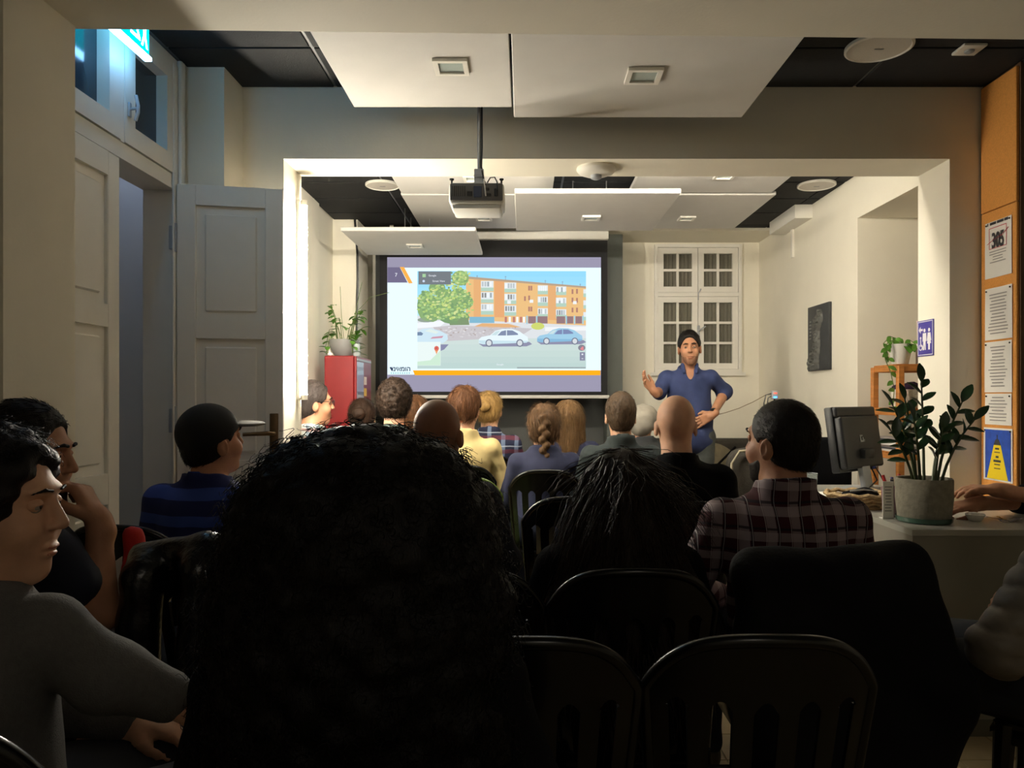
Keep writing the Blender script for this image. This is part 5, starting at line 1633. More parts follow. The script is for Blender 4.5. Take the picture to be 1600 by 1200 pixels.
def person(label, x, y, yaw=0.0, top=1.27, skin='light', hair=None, hair_rgb=(40, 30, 24), shirt=None, shirt_kw=None, trousers=None, sleeve='long',
           head=(0, 0, 0), joints=None, world=None, shoulder=1.0, res=0.011, head_res=0.0055, cloth_res=0.012, hands=None, face=False, fine_hands=(), lean=0.0,
           standing=False, collar=False, neckline=0.0, beard=None, hand_res=0.0045, stocky=1.0, puff=0.0, head_off=(0, 0), fold=0.006, brow=0.0042, hair_extra=None, group=None):
    yaw = math.radians(yaw); RZ = rotz(yaw); O = v3(x, y, 0)
    W = lambda p: O + RZ @ np.asarray(p, float)
    J = {'pelvis': (0, 0, 0.53), 'waist': (0, -0.01, 0.68), 'chest': (0, -0.02, 0.86), 'neck': (0, -0.028, 1.012), 'head': (0, 0.01, 1.15)}
    for s, n in ((-1, 'l'), (1, 'r')):
        J['sh_' + n] = (s * 0.155 * shoulder, -0.025, 0.93); J['el_' + n] = (s * 0.225 * shoulder, 0.04, 0.70); J['wr_' + n] = (s * 0.11, 0.25, 0.62)
        J['hip_' + n] = (s * 0.09, 0.0, 0.52); J['kn_' + n] = (s * 0.12, 0.41, 0.515); J['an_' + n] = (s * 0.12, 0.40, 0.09); J['toe_' + n] = (s * 0.13, 0.55, 0.04)
    if standing:
        for s, n in ((-1, 'l'), (1, 'r')):
            J['hip_' + n] = (s * 0.09, 0.0, 0.94); J['kn_' + n] = (s * 0.10, 0.02, 0.50); J['an_' + n] = (s * 0.11, 0.0, 0.09); J['toe_' + n] = (s * 0.13, 0.15, 0.035)
        J['pelvis'] = (0, 0, 0.97); J['waist'] = (0, 0, 1.12); J['chest'] = (0, -0.01, 1.31); J['neck'] = (0, -0.012, 1.452); J['head'] = (0, 0.025, 1.60)
        for s, n in ((-1, 'l'), (1, 'r')): J['sh_' + n] = (s * 0.162 * shoulder, -0.01, 1.388)
    else:
        # stretch the spine to the wanted sitting height, then lean
        ht = top - 0.128
        q = (ht - 0.53) / (1.15 - 0.53)
        for k_ in ('waist', 'chest', 'neck', 'head', 'sh_l', 'sh_r'):
            a, b_, c = J[k_]; J[k_] = (a, b_ + lean * (c - 0.53), 0.53 + (c - 0.53) * q)
        for k_ in ('el_l', 'el_r'):
            a, b_, c = J[k_]; J[k_] = (a, b_ + lean * 0.2, 0.53 + (c - 0.53) * q)
    hx = J['head']; J['head'] = (hx[0] + head_off[0], hx[1] + head_off[1], hx[2])
    if joints: J.update(joints)
    P = {k_: W(v) for k_, v in J.items()}
    if world: P.update({k_: np.asarray(v, float) for k_, v in world.items()})
    loc = (x, y, 0.0)
    HR = RZ @ rotz(math.radians(head[0])) @ rotx(math.radians(head[1])) @ roty(math.radians(head[2]))
    H = lambda a, b_, c: P['head'] + HR @ v3(a, b_, c)
    up = (P['neck'] - P['chest']); up /= np.linalg.norm(up)
    st = stocky

    # ---- the body
    b = Body()
    def torso(b, e, k=0.05, arms=True):
        b.ell(P['pelvis'], (0.155 * st + e, 0.115 * st + e, 0.11 + e), RZ, k)
        b.ell(P['waist'], (0.138 * st + e, 0.100 * st + e, 0.13 + e), RZ, k)
        b.ell(P['chest'], (0.148 * st * shoulder + e, 0.105 * st + e, 0.15 + e), RZ, k)
        mid = (P['sh_l'] + P['sh_r']) / 2
        for n in 'lr':
            b.cone(P['neck'] * 0.6 + mid * 0.4 - up * 0.035, P['sh_' + n] - up * 0.008, 0.040 + e, 0.040 * st + e, 0.03)
            b.cone(P['chest'] * 0.5 + P['sh_' + n] * 0.5, P['sh_' + n], 0.066 * st + e, 0.040 * st + e, 0.02)
    def arm(b, n, e, frac=2.0, k=0.018):
        s_, e_, w_ = P['sh_' + n], P['el_' + n], P['wr_' + n]
        f1 = min(1.0, frac); b.cone(s_, s_ + (e_ - s_) * f1, 0.043 * st + e, (0.043 + (0.038 - 0.043) * f1) * st + e, k)
        if frac > 1:
            f2 = frac - 1; b.cone(e_, e_ + (w_ - e_) * f2, 0.041 * st + e, (0.041 + (0.026 - 0.041) * f2) * st + e, 0.02)
    def legs(b, e, upto=1.0):
        for n in 'lr':
            b.cone(P['hip_' + n], P['kn_' + n], 0.085 * st + e, 0.058 + e, 0.05)
            b.cone(P['kn_' + n], P['kn_' + n] + (P['an_' + n] - P['kn_' + n]) * upto, 0.056 + e, 0.040 + e, 0.03)
    torso(b, 0.0)
    for n in 'lr': arm(b, n, 0.0)
    legs(b, 0.0)
    for n in 'lr':
        b.cone(P['an_' + n], P['toe_' + n], 0.036, 0.026, 0.02)
    b.cone(P['neck'] - up * 0.03, H(0, -0.015, -0.06), 0.060 * st, 0.054 * st, 0.03)
    # head
    b.ell(H(0, -0.012, 0.030), (0.0755, 0.094, 0.092), HR, 0.03)
    b.ell(H(0, 0.026, -0.045), (0.056, 0.064, 0.076), HR, 0.03)
    b.ell(H(0, 0.064, -0.097), (0.024, 0.020, 0.019), HR, 0.02)
    b.ell(H(0, 0.074, 0.034), (0.046, 0.018, 0.014), HR, 0.015)
    for s in (-1, 1):
        b.ell(H(s * 0.036, 0.058, -0.030), (0.024, 0.026, 0.026), HR, 0.02)
        b.ell(H(s * 0.029, 0.092, 0.010), (0.016, 0.012, 0.010), HR, 0.012, 1)
        b.ell(H(s * 0.078, -0.008, -0.012), (0.009, 0.019, 0.031), HR @ rotz(-s * 0.35), 0.006)
        b.ell(H(s * 0.089, -0.004, -0.010), (0.006, 0.010, 0.018), HR, 0.004, 1)
    b.cone(H(0, 0.086, 0.018), H(0, 0.1035, -0.020), 0.0072, 0.0105, 0.010)
    for s in (-1, 1): b.ell(H(s * 0.010, 0.095, -0.024), (0.0072, 0.010, 0.0065), HR, 0.006)
    b.ell(H(0, 0.086, -0.058), (0.023, 0.010, 0.0055), HR, 0.005); b.ell(H(0, 0.084, -0.070), (0.020, 0.010, 0.006), HR, 0.005)
    b.ell(H(0, 0.097, -0.0638), (0.021, 0.006, 0.0016), HR, 0.002, 1)
    hs = {}
    hands = hands or {}
    for n, sgn in (('l', -1), ('r', 1)):
        spec = hands.get(n)
        if spec is None:
            d = P['wr_' + n] - P['el_' + n]; d = d / np.linalg.norm(d)
            spec = dict(fwd=d * 0.6 + RZ @ v3(-0.3 * sgn, 0.5, -0.35), palm=(0, 0, -1), curl=0.5)
        spec = dict(spec)
        if 'side' not in spec: spec['side'] = -1 if n == 'l' else 1
        hs[n] = hand(b, P['wr_' + n], **spec)
    fine = [(H(0, 0, 0.0) - 0.15, H(0, 0, 0.0) + 0.15, head_res)]
    for n in fine_hands: fine.append((hs[n] - 0.13, hs[n] + 0.13, hand_res))
    V, Q = poly_surface(b, res, fine)
    root = np_obj('person', V, Q, skin_mat('skin_' + skin, SK[skin]), None, loc)
    root.location = loc
    tag(root, label, 'person', group)

    # ---- clothing
    def cloth(name, bb, m, amp=fold, freq=26, seed=1, h=cloth_res):
        V, Q = poly_surface(bb, h)
        if len(V) == 0: return None
        N = vnormals(V, Q); V = V + N * (amp * (wob(V, freq, seed) + 0.6 * wob(V, freq * 2.3, seed + 9)))[:, None]
        if puff: V = V + N * (puff * np.abs(np.sin(V[:, 2] * 62 + 3.0 * wob(V, 7, seed + 3) + 0.5 * wob(V, 40, seed + 6))) ** 0.5)[:, None]
        return np_obj(name, V, Q, m, root, loc)
    sd = int(abs(x * 1000 + y * 77)) % 997
    if trousers is not None:
        t_ = Body(); t_.ell(P['pelvis'], (0.155 * st + 0.012, 0.115 * st + 0.012, 0.12), RZ, 0.05); legs(t_, 0.014, 0.97)
        cloth('trousers', t_, trousers, 0.005, 30, sd + 5)
    for n in 'lr':
        sh_ = Body(); a, c = P['an_' + n], P['toe_' + n]
        sh_.cone(a - v3(0, 0, 0.04), c, 0.046, 0.034, 0.02); sh_.cone(a, a - v3(0, 0, 0.03), 0.05, 0.05, 0.02)
        sh_.plane((0, 0, 0.003), (0, 0, -1)); sh_.plane((0, 0, 0.13), (0, 0, 1))
        cloth('shoe', sh_, mat('shoe_dark', (34, 30, 28), 0.5), 0.0)
    if shirt is not None:
        t_ = Body(); e = 0.013 + max(0, puff)
        torso(t_, e)
        if standing:
            t_.ell(P['pelvis'] - v3(0, 0, 0.03), (0.186, 0.145, 0.13), RZ, 0.05); t_.ell(P['waist'], (0.170, 0.125, 0.22), RZ, 0.05)
        fr = {'long': 1.94, 'short': 0.62, 'roll': 1.12, 'elbow': 0.98}[sleeve]
        for n in 'lr': arm(t_, n, e * 1.05 if sleeve != 'short' else e * 1.3, fr)
        if collar:
            t_.cone(P['neck'] + up * 0.0, P['neck'] + up * 0.026 + RZ @ v3(0, -0.006, 0), 0.082 * st, 0.078 * st, 0.012)
        else:
            t_.cone(P['neck'] - up * 0.02, P['neck'] + up * 0.012, 0.080 * st, 0.078 * st, 0.02)
        # neck opening
        nf = RZ @ v3(0, 0.22 + neckline, 1)
        t_.plane(P['neck'] + up * (0.034 if collar else 0.022) - RZ @ v3(0, 0.0, neckline * 0.15), nf)
        if collar:
            t_.ell(P['neck'] + RZ @ v3(0, 0.085, -0.005), (0.030, 0.06, 0.075), RZ @ rotx(0.3), 0.004, 1)
        t_.cone(P['neck'] - up * 0.05, P['neck'] + up * 0.12, 0.056 * st, 0.058 * st, 0.004, 1)
        so_ = cloth('shirt', t_, shirt, seed=sd)
    # ---- hair
    if hair:
        hm = hair_mat('hair_%d_%d_%d' % hair_rgb, hair_rgb)
        hb = Body(); hh = 0.006; nstr = 0; kind = hair
        def scalp(e, front=(0, 0.068, 0.078), nn=(0, 0.96, -0.28), nape=-0.07, ears=True):
            hb.ell(H(0, -0.012, 0.030), (0.0755 + e, 0.094 + e, 0.092 + e), HR, 0.0)
            hb.ell(H(0, -0.040, -0.030), (0.056 + e * 0.8, 0.056 + e * 0.8, 0.062), HR, 0.03)
            hb.plane(H(*front), HR @ v3(*nn)); hb.plane(H(0, 0, nape), HR @ v3(0, 0.15, -1))
            if ears:
                hb.plane(H(0, 0.012, -0.022), HR @ v3(0, 0.8, -0.6))
                for s in (-1, 1): hb.ell(H(s * 0.085, 0.012, -0.022), (0.03, 0.030, 0.040), HR, 0.004, 1)
        amp, fq = 0.002, 120
        flow = None; nstr = 0; curls = 0; slen = 0.05; srad = 0.0011
        if kind == 'short':
            scalp(0.0075); hb.ell(H(0, -0.012, 0.052), (0.070, 0.085, 0.085), HR, 0.02); hb.p.insert(2, hb.p.pop()); amp = 0.0025; nstr = 1100; slen = 0.022; srad = 0.0009; flow = 'nap'
        elif kind == 'crop':
            scalp(0.0055, nape=-0.055); amp = 0.0012; nstr = 1600; slen = 0.016; flow = 'nap'; srad = 0.0007
        elif kind == 'tousled':
            scalp(0.020, nape=-0.05); amp = 0.007; fq = 60; nstr = 1100; slen = 0.05; flow = 'nap'
        elif kind == 'curly':
            scalp(0.022, nape=-0.085, ears=False); amp = 0.007; fq = 110; curls = 1500
        elif kind == 'long':
            hb.ell(H(0, -0.012, 0.032), (0.088, 0.106, 0.100), HR, 0.0)
            hb.cone(H(0, -0.045, 0.0), H(0, -0.075, -0.26), 0.085, 0.075, 0.04)
            for s in (-1, 1): hb.cone(H(s * 0.05, -0.02, 0.0), H(s * 0.075, -0.04, -0.22), 0.050, 0.045, 0.03)
            hb.plane(H(0, 0.066, 0.075), HR @ v3(0, 0.90, -0.44)); amp = 0.004; fq = 70; nstr = 1500; slen = 0.17; flow = 'down'; srad = 0.0016
        elif kind == 'mane':
            hb.ell(H(0, -0.012, 0.034), (0.096, 0.112, 0.108), HR, 0.0)
            hb.cone(H(0, -0.06, 0.0), H(0, -0.12, -0.30), 0.10, 0.12, 0.05)
            for s in (-1, 1): hb.cone(H(s * 0.05, -0.03, 0.0), H(s * 0.13, -0.08, -0.27), 0.06, 0.07, 0.05)
            hb.plane(H(0, 0.072, 0.070), HR @ v3(0, 0.90, -0.44)); amp = 0.010; fq = 40; nstr = 2600; slen = 0.24; flow = 'down'; srad = 0.0016
        elif kind == 'wild':
            hb.ell(H(0, -0.014, 0.036), (0.098, 0.108, 0.106), HR, 0.0)
            hb.cone(H(0, -0.05, 0.0), H(0, -0.09, -0.27), 0.10, 0.11, 0.05)
            for s in (-1, 1): hb.cone(H(s * 0.05, -0.035, 0.0), H(s * 0.10, -0.06, -0.24), 0.06, 0.06, 0.05)
            hb.plane(H(0, 0.072, 0.066), HR @ v3(0, 0.93, -0.36)); amp = 0.009; fq = 70; curls = 2600
        elif kind == 'bun':
            scalp(0.014, nape=-0.075, ears=True); hb.p = hb.p
            amp = 0.003; nstr = 700; slen = 0.05; flow = 'nap'
        elif kind == 'braid':
            scalp(0.016, nape=-0.075, ears=False); amp = 0.004; fq = 60; nstr = 1000; slen = 0.06; flow = 'nap'
        elif kind == 'afro':
            # very full curls round the head and down over the shoulders
            hb.ell(H(0, -0.02, 0.012), (0.162, 0.150, 0.120), HR, 0.0)
            hb.ell(H(0, -0.03, -0.110), (0.192, 0.150, 0.165), HR, 0.06)
            hb.ell(H(0, -0.045, -0.25), (0.190, 0.125, 0.14), HR, 0.06)
            hb.plane(H(0, 0.088, 0.0), HR @ v3(0, 1, -0.05)); amp = 0.011; fq = 75; curls = 3400; hh = 0.009
        V, Q = poly_surface(hb, hh)
        N = vnormals(V, Q)
        An = np.array([1, 1, 0.25]) if kind in ('long', 'mane', 'braid', 'bun', 'tousled') else np.ones(3)
        V = V + N * (amp * (wob(V * An, fq * 1.6, sd + 2, 7) + 0.7 * wob(V * An, fq * 3.2, sd + 4, 7)))[:, None]
        parts = [(V, Q)]
        rg = np.random.default_rng(sd)
        if nstr:
            F0 = vnormals(V, Q); pick = rg.choice(len(V), min(nstr, len(V)), replace=False)
            p = V[pick].copy(); nrm = F0[pick]; S_ = 8
            path = [p]
            base = np.tile(HR @ v3(0, -0.5, -0.9) if flow == 'nap' else v3(0, 0, -1.0), (len(p), 1))
            lr = (p - P['head']) @ HR; fr_ = lr[:, 1] > (-0.02 if flow == 'nap' else 0.03); ls_ = np.where(fr_ & (flow == 'down'), 0.3, 1.0)[:, None]
            base[fr_] = (HR @ (np.array([[1.0], [0], [0]]) * np.sign(lr[fr_, 0]) * 0.5 + np.array([[0], [-0.85], [-0.35]]))).T
            for i in range(S_ - 1):
                d = base + rg.normal(size=p.shape) * 0.18
                d = d - nrm * (d * nrm).sum(1, keepdims=True) * (0.95 if i < 5 else 0.7) + nrm * (0.06 + 0.10 * (flow == 'nap'))
                d /= np.linalg.norm(d, axis=1, keepdims=True)
                p = p + d * slen * ls_ / S_ * rg.uniform(0.6, 1.3, (len(p), 1)); path.append(p)
                # follow the surface under the strand
                if flow == 'down':
                    sub = rg.choice(len(V), min(2500, len(V)), replace=False)
                    dist = ((p[:, None, :] - V[sub][None, :, :]) ** 2).sum(2) if len(p) * len(sub) < 4e6 else None
                    if dist is not None:
                        nrm = F0[sub][dist.argmin(1)]
            pa = np.stack(path, 1); lc = (pa - P['head']) @ HR
            bad = ((lc[:, :, 1] > 0.035) & (lc[:, :, 2] < 0.075)).any(1) | ((lc[:, :, 1] > 0.0) & (lc[:, :, 2] < 0.0)).any(1)
            if flow == 'down': bad = bad | fr_ | (lc[:, :, 1] > 0.05).any(1)
            parts.append(strands(pa[~bad], srad))
        if curls:
            big = kind in ('afro', 'wild')
            pick = rg.choice(len(V), min(curls, len(V)), replace=len(V) < curls)
            p = V[pick]; nrm = N[pick]; S_ = 12 if big else 9
            A = np.cross(nrm, rg.normal(size=nrm.shape)); A /= np.linalg.norm(A, axis=1, keepdims=True) + 1e-9; B = np.cross(nrm, A)
            L = rg.uniform(0.006, 0.030 if big else 0.014, (len(p), 1)); rad = rg.uniform(0.004, 0.009 if big else 0.007, (len(p), 1)); ph = rg.uniform(0, 6.28, (len(p), 1)); tw = rg.uniform(1.0, 2.2, (len(p), 1))
            path = []
            for i in range(S_):
                t_ = i / (S_ - 1); a_ = ph + tw * 6.28 * t_
                path.append(p + nrm * (L * t_ - 0.002) + (A * np.cos(a_) + B * np.sin(a_)) * rad + v3(0, 0, -1) * 0.010 * t_ * t_)
            pa = np.stack(path, 1); lc = (pa - P['head']) @ HR
            bad = ((lc[:, :, 1] > 0.02 + 0.36 * (lc[:, :, 2] + 0.05)) & (lc[:, :, 2] < 0.08)).any(1) if kind == 'wild' else np.zeros(len(pa), bool)
            parts.append(strands(pa[~bad], 0.0009 if big else 0.0013))
        o_ = 0; VV = []; QQ = []
        for a, c in parts:
            VV.append(a); QQ.append(c + o_); o_ += len(a)
        np_obj('hair', np.concatenate(VV), np.concatenate(QQ), hm, root, loc)
        if kind == 'bun':
            bb = Body(); bb.ell(H(0, -0.118, 0.03), (0.045, 0.035, 0.042), HR)
            V, Q = poly_surface(bb, 0.005); V = V + vnormals(V, Q) * (0.004 * wob(V, 150, 3))[:, None]
            np_obj('hair_bun', V, Q, hm, root, loc)
        if kind == 'braid':
            bb = Body()
            for i in range(9):
                c = H(0.010 * (1 if i % 2 else -1), -0.108 - 0.004 * i + 0.0006 * i * i, 0.06 - 0.030 * i)
                bb.ell(c, (0.030 - 0.0015 * i, 0.020, 0.024), HR @ roty(0.6 * (1 if i % 2 else -1)), 0.008)
            V, Q = poly_surface(bb, 0.0045); np_obj('hair_braid', V, Q, hm, root, loc)
            bb = Body(); bb.cone(H(0, -0.112, -0.21), H(0, -0.115, -0.27), 0.016, 0.022, 0.01)
            V, Q = poly_surface(bb, 0.0045); np_obj('braid_tail', V, Q, hair_mat('braid_copper', (140, 84, 46)), root, loc)
    if beard is not None:
        bb = Body(); e = 0.0045
        bb.ell(H(0, 0.026, -0.045), (0.056 + e, 0.064 + e, 0.076 + e), HR, 0.0)
        bb.ell(H(0, 0.064, -0.097), (0.024 + e, 0.020 + e, 0.019 + e), HR, 0.02)
        bb.plane(H(0, 0.05, -0.048), HR @ v3(0, 0.45, 1)); bb.plane(H(0, -0.012, 0), HR @ v3(0, -1, 0))
        bb.ell(H(0, 0.092, -0.062), (0.026, 0.03, 0.016), HR, 0.003, 1)
        V, Q = poly_surface(bb, 0.005); np_obj('beard', V, Q, hair_mat('beard_%d' % beard[0], beard), root, loc)
    if face:
        for s in (-1, 1):
            np_g = G().ball((0, 0, 0), 0.0115, 14, 10); c = H(s * 0.029, 0.0735, 0.010)
            e_ = obj('eye', np_g, mat('eye_white', (150, 142, 134), 0.2), root); e_.location = tuple(c - np.asarray(loc))
            ir = G().ball((0, 0, 0), 0.0062, 12, 8); c2 = H(s * 0.029, 0.0796, 0.010)
            ir.v = [tuple(v3(*p) + (c2 - c)) for p in ir.v]
            obj('iris', ir, mat('eye_brown', (40, 26, 18), 0.15), e_)
            br = Body(); br.cone(H(s * 0.014, 0.0935, 0.0335), H(s * 0.030, 0.0910, 0.0365), brow, brow, 0.003); br.cone(H(s * 0.030, 0.0910, 0.0365), H(s * 0.046, 0.078, 0.031), brow, brow * 0.6, 0.003)
            V, Q = poly_surface(br, min(0.0028, brow * 0.8)); np_obj('eyebrow', V, Q, hair_mat('brow_dark', (30, 22, 18)), root, loc)
            ld = Body(); ld.ell(H(s * 0.029, 0.0745, 0.012), (0.0140, 0.0126, 0.0118), HR, 0.0); ld.ell(H(s * 0.029, 0.086, 0.0085), (0.0125, 0.014, 0.0036), HR, 0.001, 1)
            V, Q = poly_surface(ld, 0.0025); np_obj('eyelid', V, Q, skin_mat('skin_' + skin, SK[skin]), root, loc)
        lp = Body(); lp.ell(H(0, 0.0868, -0.0585), (0.0215, 0.0095, 0.0045), HR, 0.0); lp.ell(H(0, 0.0848, -0.0695), (0.0185, 0.0098, 0.0052), HR, 0.003)
        lp.ell(H(0, 0.097, -0.0638), (0.022, 0.006, 0.0014), HR, 0.0015, 1)
        V, Q = poly_surface(lp, 0.0026); np_obj('lips', V, Q, mat('lip_' + skin, tuple(int(v * q) for v, q in zip(SK[skin], (0.84, 0.66, 0.66))), 0.45), root, loc)
    root['_h'] = 0
    del root['_h']
    return root, P, H, HR, RZ


def child_sdf(root, name, bb, h, m, amp=0.0, freq=80):
    V, Q = poly_surface(bb, h)
    if amp: V = V + vnormals(V, Q) * (amp * wob(V, freq, 5))[:, None]
    return np_obj(name, V, Q, m, root, tuple(root.location))


AUD = 'seated audience'
JEAN = mat('dark_denim', (28, 32, 44), 0.9, 0.15, 40, spec=0.15)
TRB = mat('black_trousers', (13, 13, 15), 0.9, spec=0.12)
BLK = mat('black_knit', (11, 11, 14), 0.95, 0.15, 40, 0.2, 200, spec=0.12)

# ---- the speaker, standing, turned to the audience
def WD(px, py, D):
    p = at(px, py, D); return np.array([p.x, p.y, p.z])


M_NAVY = mat('navy_shirt', (44, 56, 98), 0.85, 0.08, 20, 0.1, 250)
spk, P, H, HR, RZ = person('man in a navy blue shirt standing beside the screen, one hand raised', 1.215, 5.55, 180 - 4, skin='mid', hair='short', hair_rgb=(24, 20, 18),
       shirt=M_NAVY, trousers=mat('grey_trousers', (70, 74, 72), 0.9, 0.1, 40), sleeve='roll', standing=True, collar=True, face=True, head=(-6, -3, 3), shoulder=1.0,
       world={'el_r': WD(1030, 613, 5.50), 'wr_r': WD(1022, 612, 5.24), 'el_l': WD(1133, 612, 5.62), 'wr_l': WD(1113, 648, 5.40)},
       hands={'r': dict(fwd=(-0.6, -0.25, 0.62), palm=(0.35, -0.6, 0.55), curl=[0.3, 0.35, 0.45, 0.5], spread=1.4, thumb=-0.2), 'l': dict(fwd=(-0.85, -0.02, -0.45), palm=(0.05, 1, 0.0), curl=0.2, spread=1.0, thumb=0.3)},
       fine_hands=('l', 'r'), head_res=0.0038, hand_res=0.0036, cloth_res=0.008, res=0.010, beard=(136, 98, 76), neckline=0.1, joints={'head': (0.0, 0.03, 1.603)})
# watch on the left wrist
wd_ = P['wr_l'] - P['el_l']; wd_ /= np.linalg.norm(wd_)
wb = Body(); wb.cone(P['wr_l'] - wd_ * 0.028, P['wr_l'] - wd_ * 0.012, 0.034, 0.033, 0); child_sdf(spk, 'watch', wb, 0.005, M_BLACK)
# collar tabs
for s in (-1, 1):
    cb_ = Body(); cb_.cone(P['neck'] + RZ @ v3(s * 0.05, 0.045, 0.03), P['neck'] + RZ @ v3(s * 0.045, 0.088, -0.025), 0.016, 0.012, 0.01)
    child_sdf(spk, 'collar_tab', cb_, 0.005, M_NAVY)
for k in range(4):
    p = P['chest'] + RZ @ v3(0, 0.125 - 0.006 * k, 0.06 - 0.085 * k)
    o = obj('button', G().ball((0, 0, 0), 0.005, 8, 6), mat('navy_button', (30, 36, 60), 0.4), spk); o.location = tuple(p - np.asarray(spk.location))


def seat(label, x, y, rz=0.0):
    return chair('black plastic chair ' + label, x, y, rz)


# ---- far rows
M_FLORAL = band_mat('floral_shirt', (178, 182, 176), [('x', 0.05, 0.4, 0.1, (60, 90, 120), 0.6), ('z', 0.045, 0.35, 0.3, (150, 70, 60), 0.5), ('y', 0.06, 0.3, 0.2, (70, 110, 80), 0.5)])
r_, P, H, HR, RZ = person('man with glasses and a patterned shirt at far left of the audience', -1.195, 4.30, -15, top=1.335, skin='mid', hair='short', hair_rgb=(58, 50, 46), shirt=M_FLORAL, trousers=JEAN, sleeve='short', head=(-50, 0, 0), face=True, collar=True, group=AUD)
g = G()
for s in (-1, 1):
    g.tube([tuple(H(s * 0.031 + 0.021 * math.cos(a), 0.103, 0.010 + 0.017 * math.sin(a)) - np.asarray(r_.location)) for a in [i * math.pi / 8 for i in range(17)]], 0.0018, 5, False)
    g.tube([tuple(H(s * 0.052, 0.10, 0.014) - np.asarray(r_.location)), tuple(H(s * 0.079, 0.05, 0.016) - np.asarray(r_.location)), tuple(H(s * 0.083, -0.012, 0.010) - np.asarray(r_.location))], 0.0018, 5)
g.tube([tuple(H(-0.010, 0.106, 0.012) - np.asarray(r_.location)), tuple(H(0.010, 0.106, 0.012) - np.asarray(r_.location))], 0.0018, 5)
obj('glasses', g, M_BLACK, r_)
seat('under the man with glasses at far left', -1.195, 4.28, -10)
person('woman with dark hair tied in a bun before the red fridge', -1.09, 5.10, 0, top=1.235, skin='light', hair='bun', hair_rgb=(52, 36, 26), shirt=mat('dusk_top', (60, 56, 60), 0.9), trousers=JEAN, group=AUD)
seat('under the woman with the dark bun', -1.09, 5.08)
person('curly-haired man in a grey green shirt left of the screen corner', -0.735, 4.30, 0, top=1.345, skin='light', hair='curly', hair_rgb=(46, 34, 26), shirt=mat('slate_shirt', (66, 78, 74), 0.9, 0.1, 30), trousers=JEAN, sleeve='short', group=AUD)
seat('under the curly-haired man', -0.735, 4.27)
person('woman with straight brown hair behind the curly-haired man', -0.735, 5.15, 0, top=1.26, skin='light', hair='long', hair_rgb=(98, 66, 42), shirt=mat('plum_top', (70, 52, 58), 0.9), trousers=JEAN, group=AUD)
seat('under the woman with straight brown hair', -0.735, 5.13)
person('young man with tousled hair in a beige sweatshirt', -0.343, 4.45, 0, top=1.305, skin='light', hair='tousled', hair_rgb=(92, 60, 38), shirt=mat('beige_sweat', (196, 176, 122), 0.9, 0.06, 30), trousers=JEAN, head=(-18, 0, 0), group=AUD)
seat('under the young man in beige', -0.343, 4.43)
M_PLB = band_mat('blue_plaid', (40, 44, 66), [('x', 0.09, 0.3, 0.0, (130, 150, 180), 0.6), ('z', 0.09, 0.3, 0.2, (110, 50, 60), 0.6), ('z', 0.09, 0.08, 0.7, (190, 200, 215), 0.6)])
person('woman with pinned-up blonde streaked hair in a plaid shirt', -0.231, 5.15, 0, top=1.285, skin='light', hair='bun', hair_rgb=(150, 118, 70), shirt=M_PLB, trousers=JEAN, head=(-15, 0, 0), group=AUD)
seat('under the blonde woman in plaid', -0.231, 5.13)
person('woman with a long braid and navy top, centre of the audience', 0.114, 4.20, 0, top=1.205, skin='light', hair='braid', hair_rgb=(92, 68, 46), shirt=mat('navy_top', (34, 38, 64), 0.9, 0.1, 30), trousers=JEAN, shoulder=0.92, group=AUD)
seat('under the woman with the braid', 0.114, 4.17)
person('woman with long dark blonde hair beside the braided woman', 0.305, 5.15, 0, top=1.225, skin='light', hair='long', hair_rgb=(120, 92, 62), shirt=mat('navy_top', (34, 38, 64)), trousers=JEAN, group=AUD)
seat('under the woman with long dark blonde hair', 0.305, 5.13)
person('man with short hair and a dark green jacket, left of the bald man', 0.53, 4.12, 0, top=1.27, skin='light', hair='short', hair_rgb=(78, 62, 46), shirt=mat('bottle_jacket', (36, 44, 44), 0.9, 0.1, 30), trousers=JEAN, collar=True, shoulder=1.05, group=AUD)
seat('under the man in the dark green jacket', 0.53, 4.09)
r_, P, H, HR, RZ = person('person in a pale flat cap in the front row', 0.816, 5.15, 0, top=1.20, skin='light', hair='crop', hair_rgb=(120, 110, 100), shirt=mat('char_top', (40, 42, 44), 0.9), trousers=JEAN, head=(-25, 6, 8), group=AUD)
cp = Body(); cp.ell(H(0, -0.012, 0.038), (0.098, 0.120, 0.094), HR); cp.ell(H(0, -0.06, 0.0), (0.082, 0.07, 0.085), HR, 0.03); cp.ell(H(0, 0.10, 0.045), (0.07, 0.06, 0.016), HR @ rotx(-0.2), 0.02)
cp.plane(H(0, 0.02, -0.055), HR @ v3(0, 0.45, -1))
child_sdf(r_, 'flat_cap', cp, 0.006, mat('pale_cap', (150, 144, 132), 0.9, 0.06, 40), 0.006, 110)
seat('under the person in the pale cap', 0.816, 5.13)

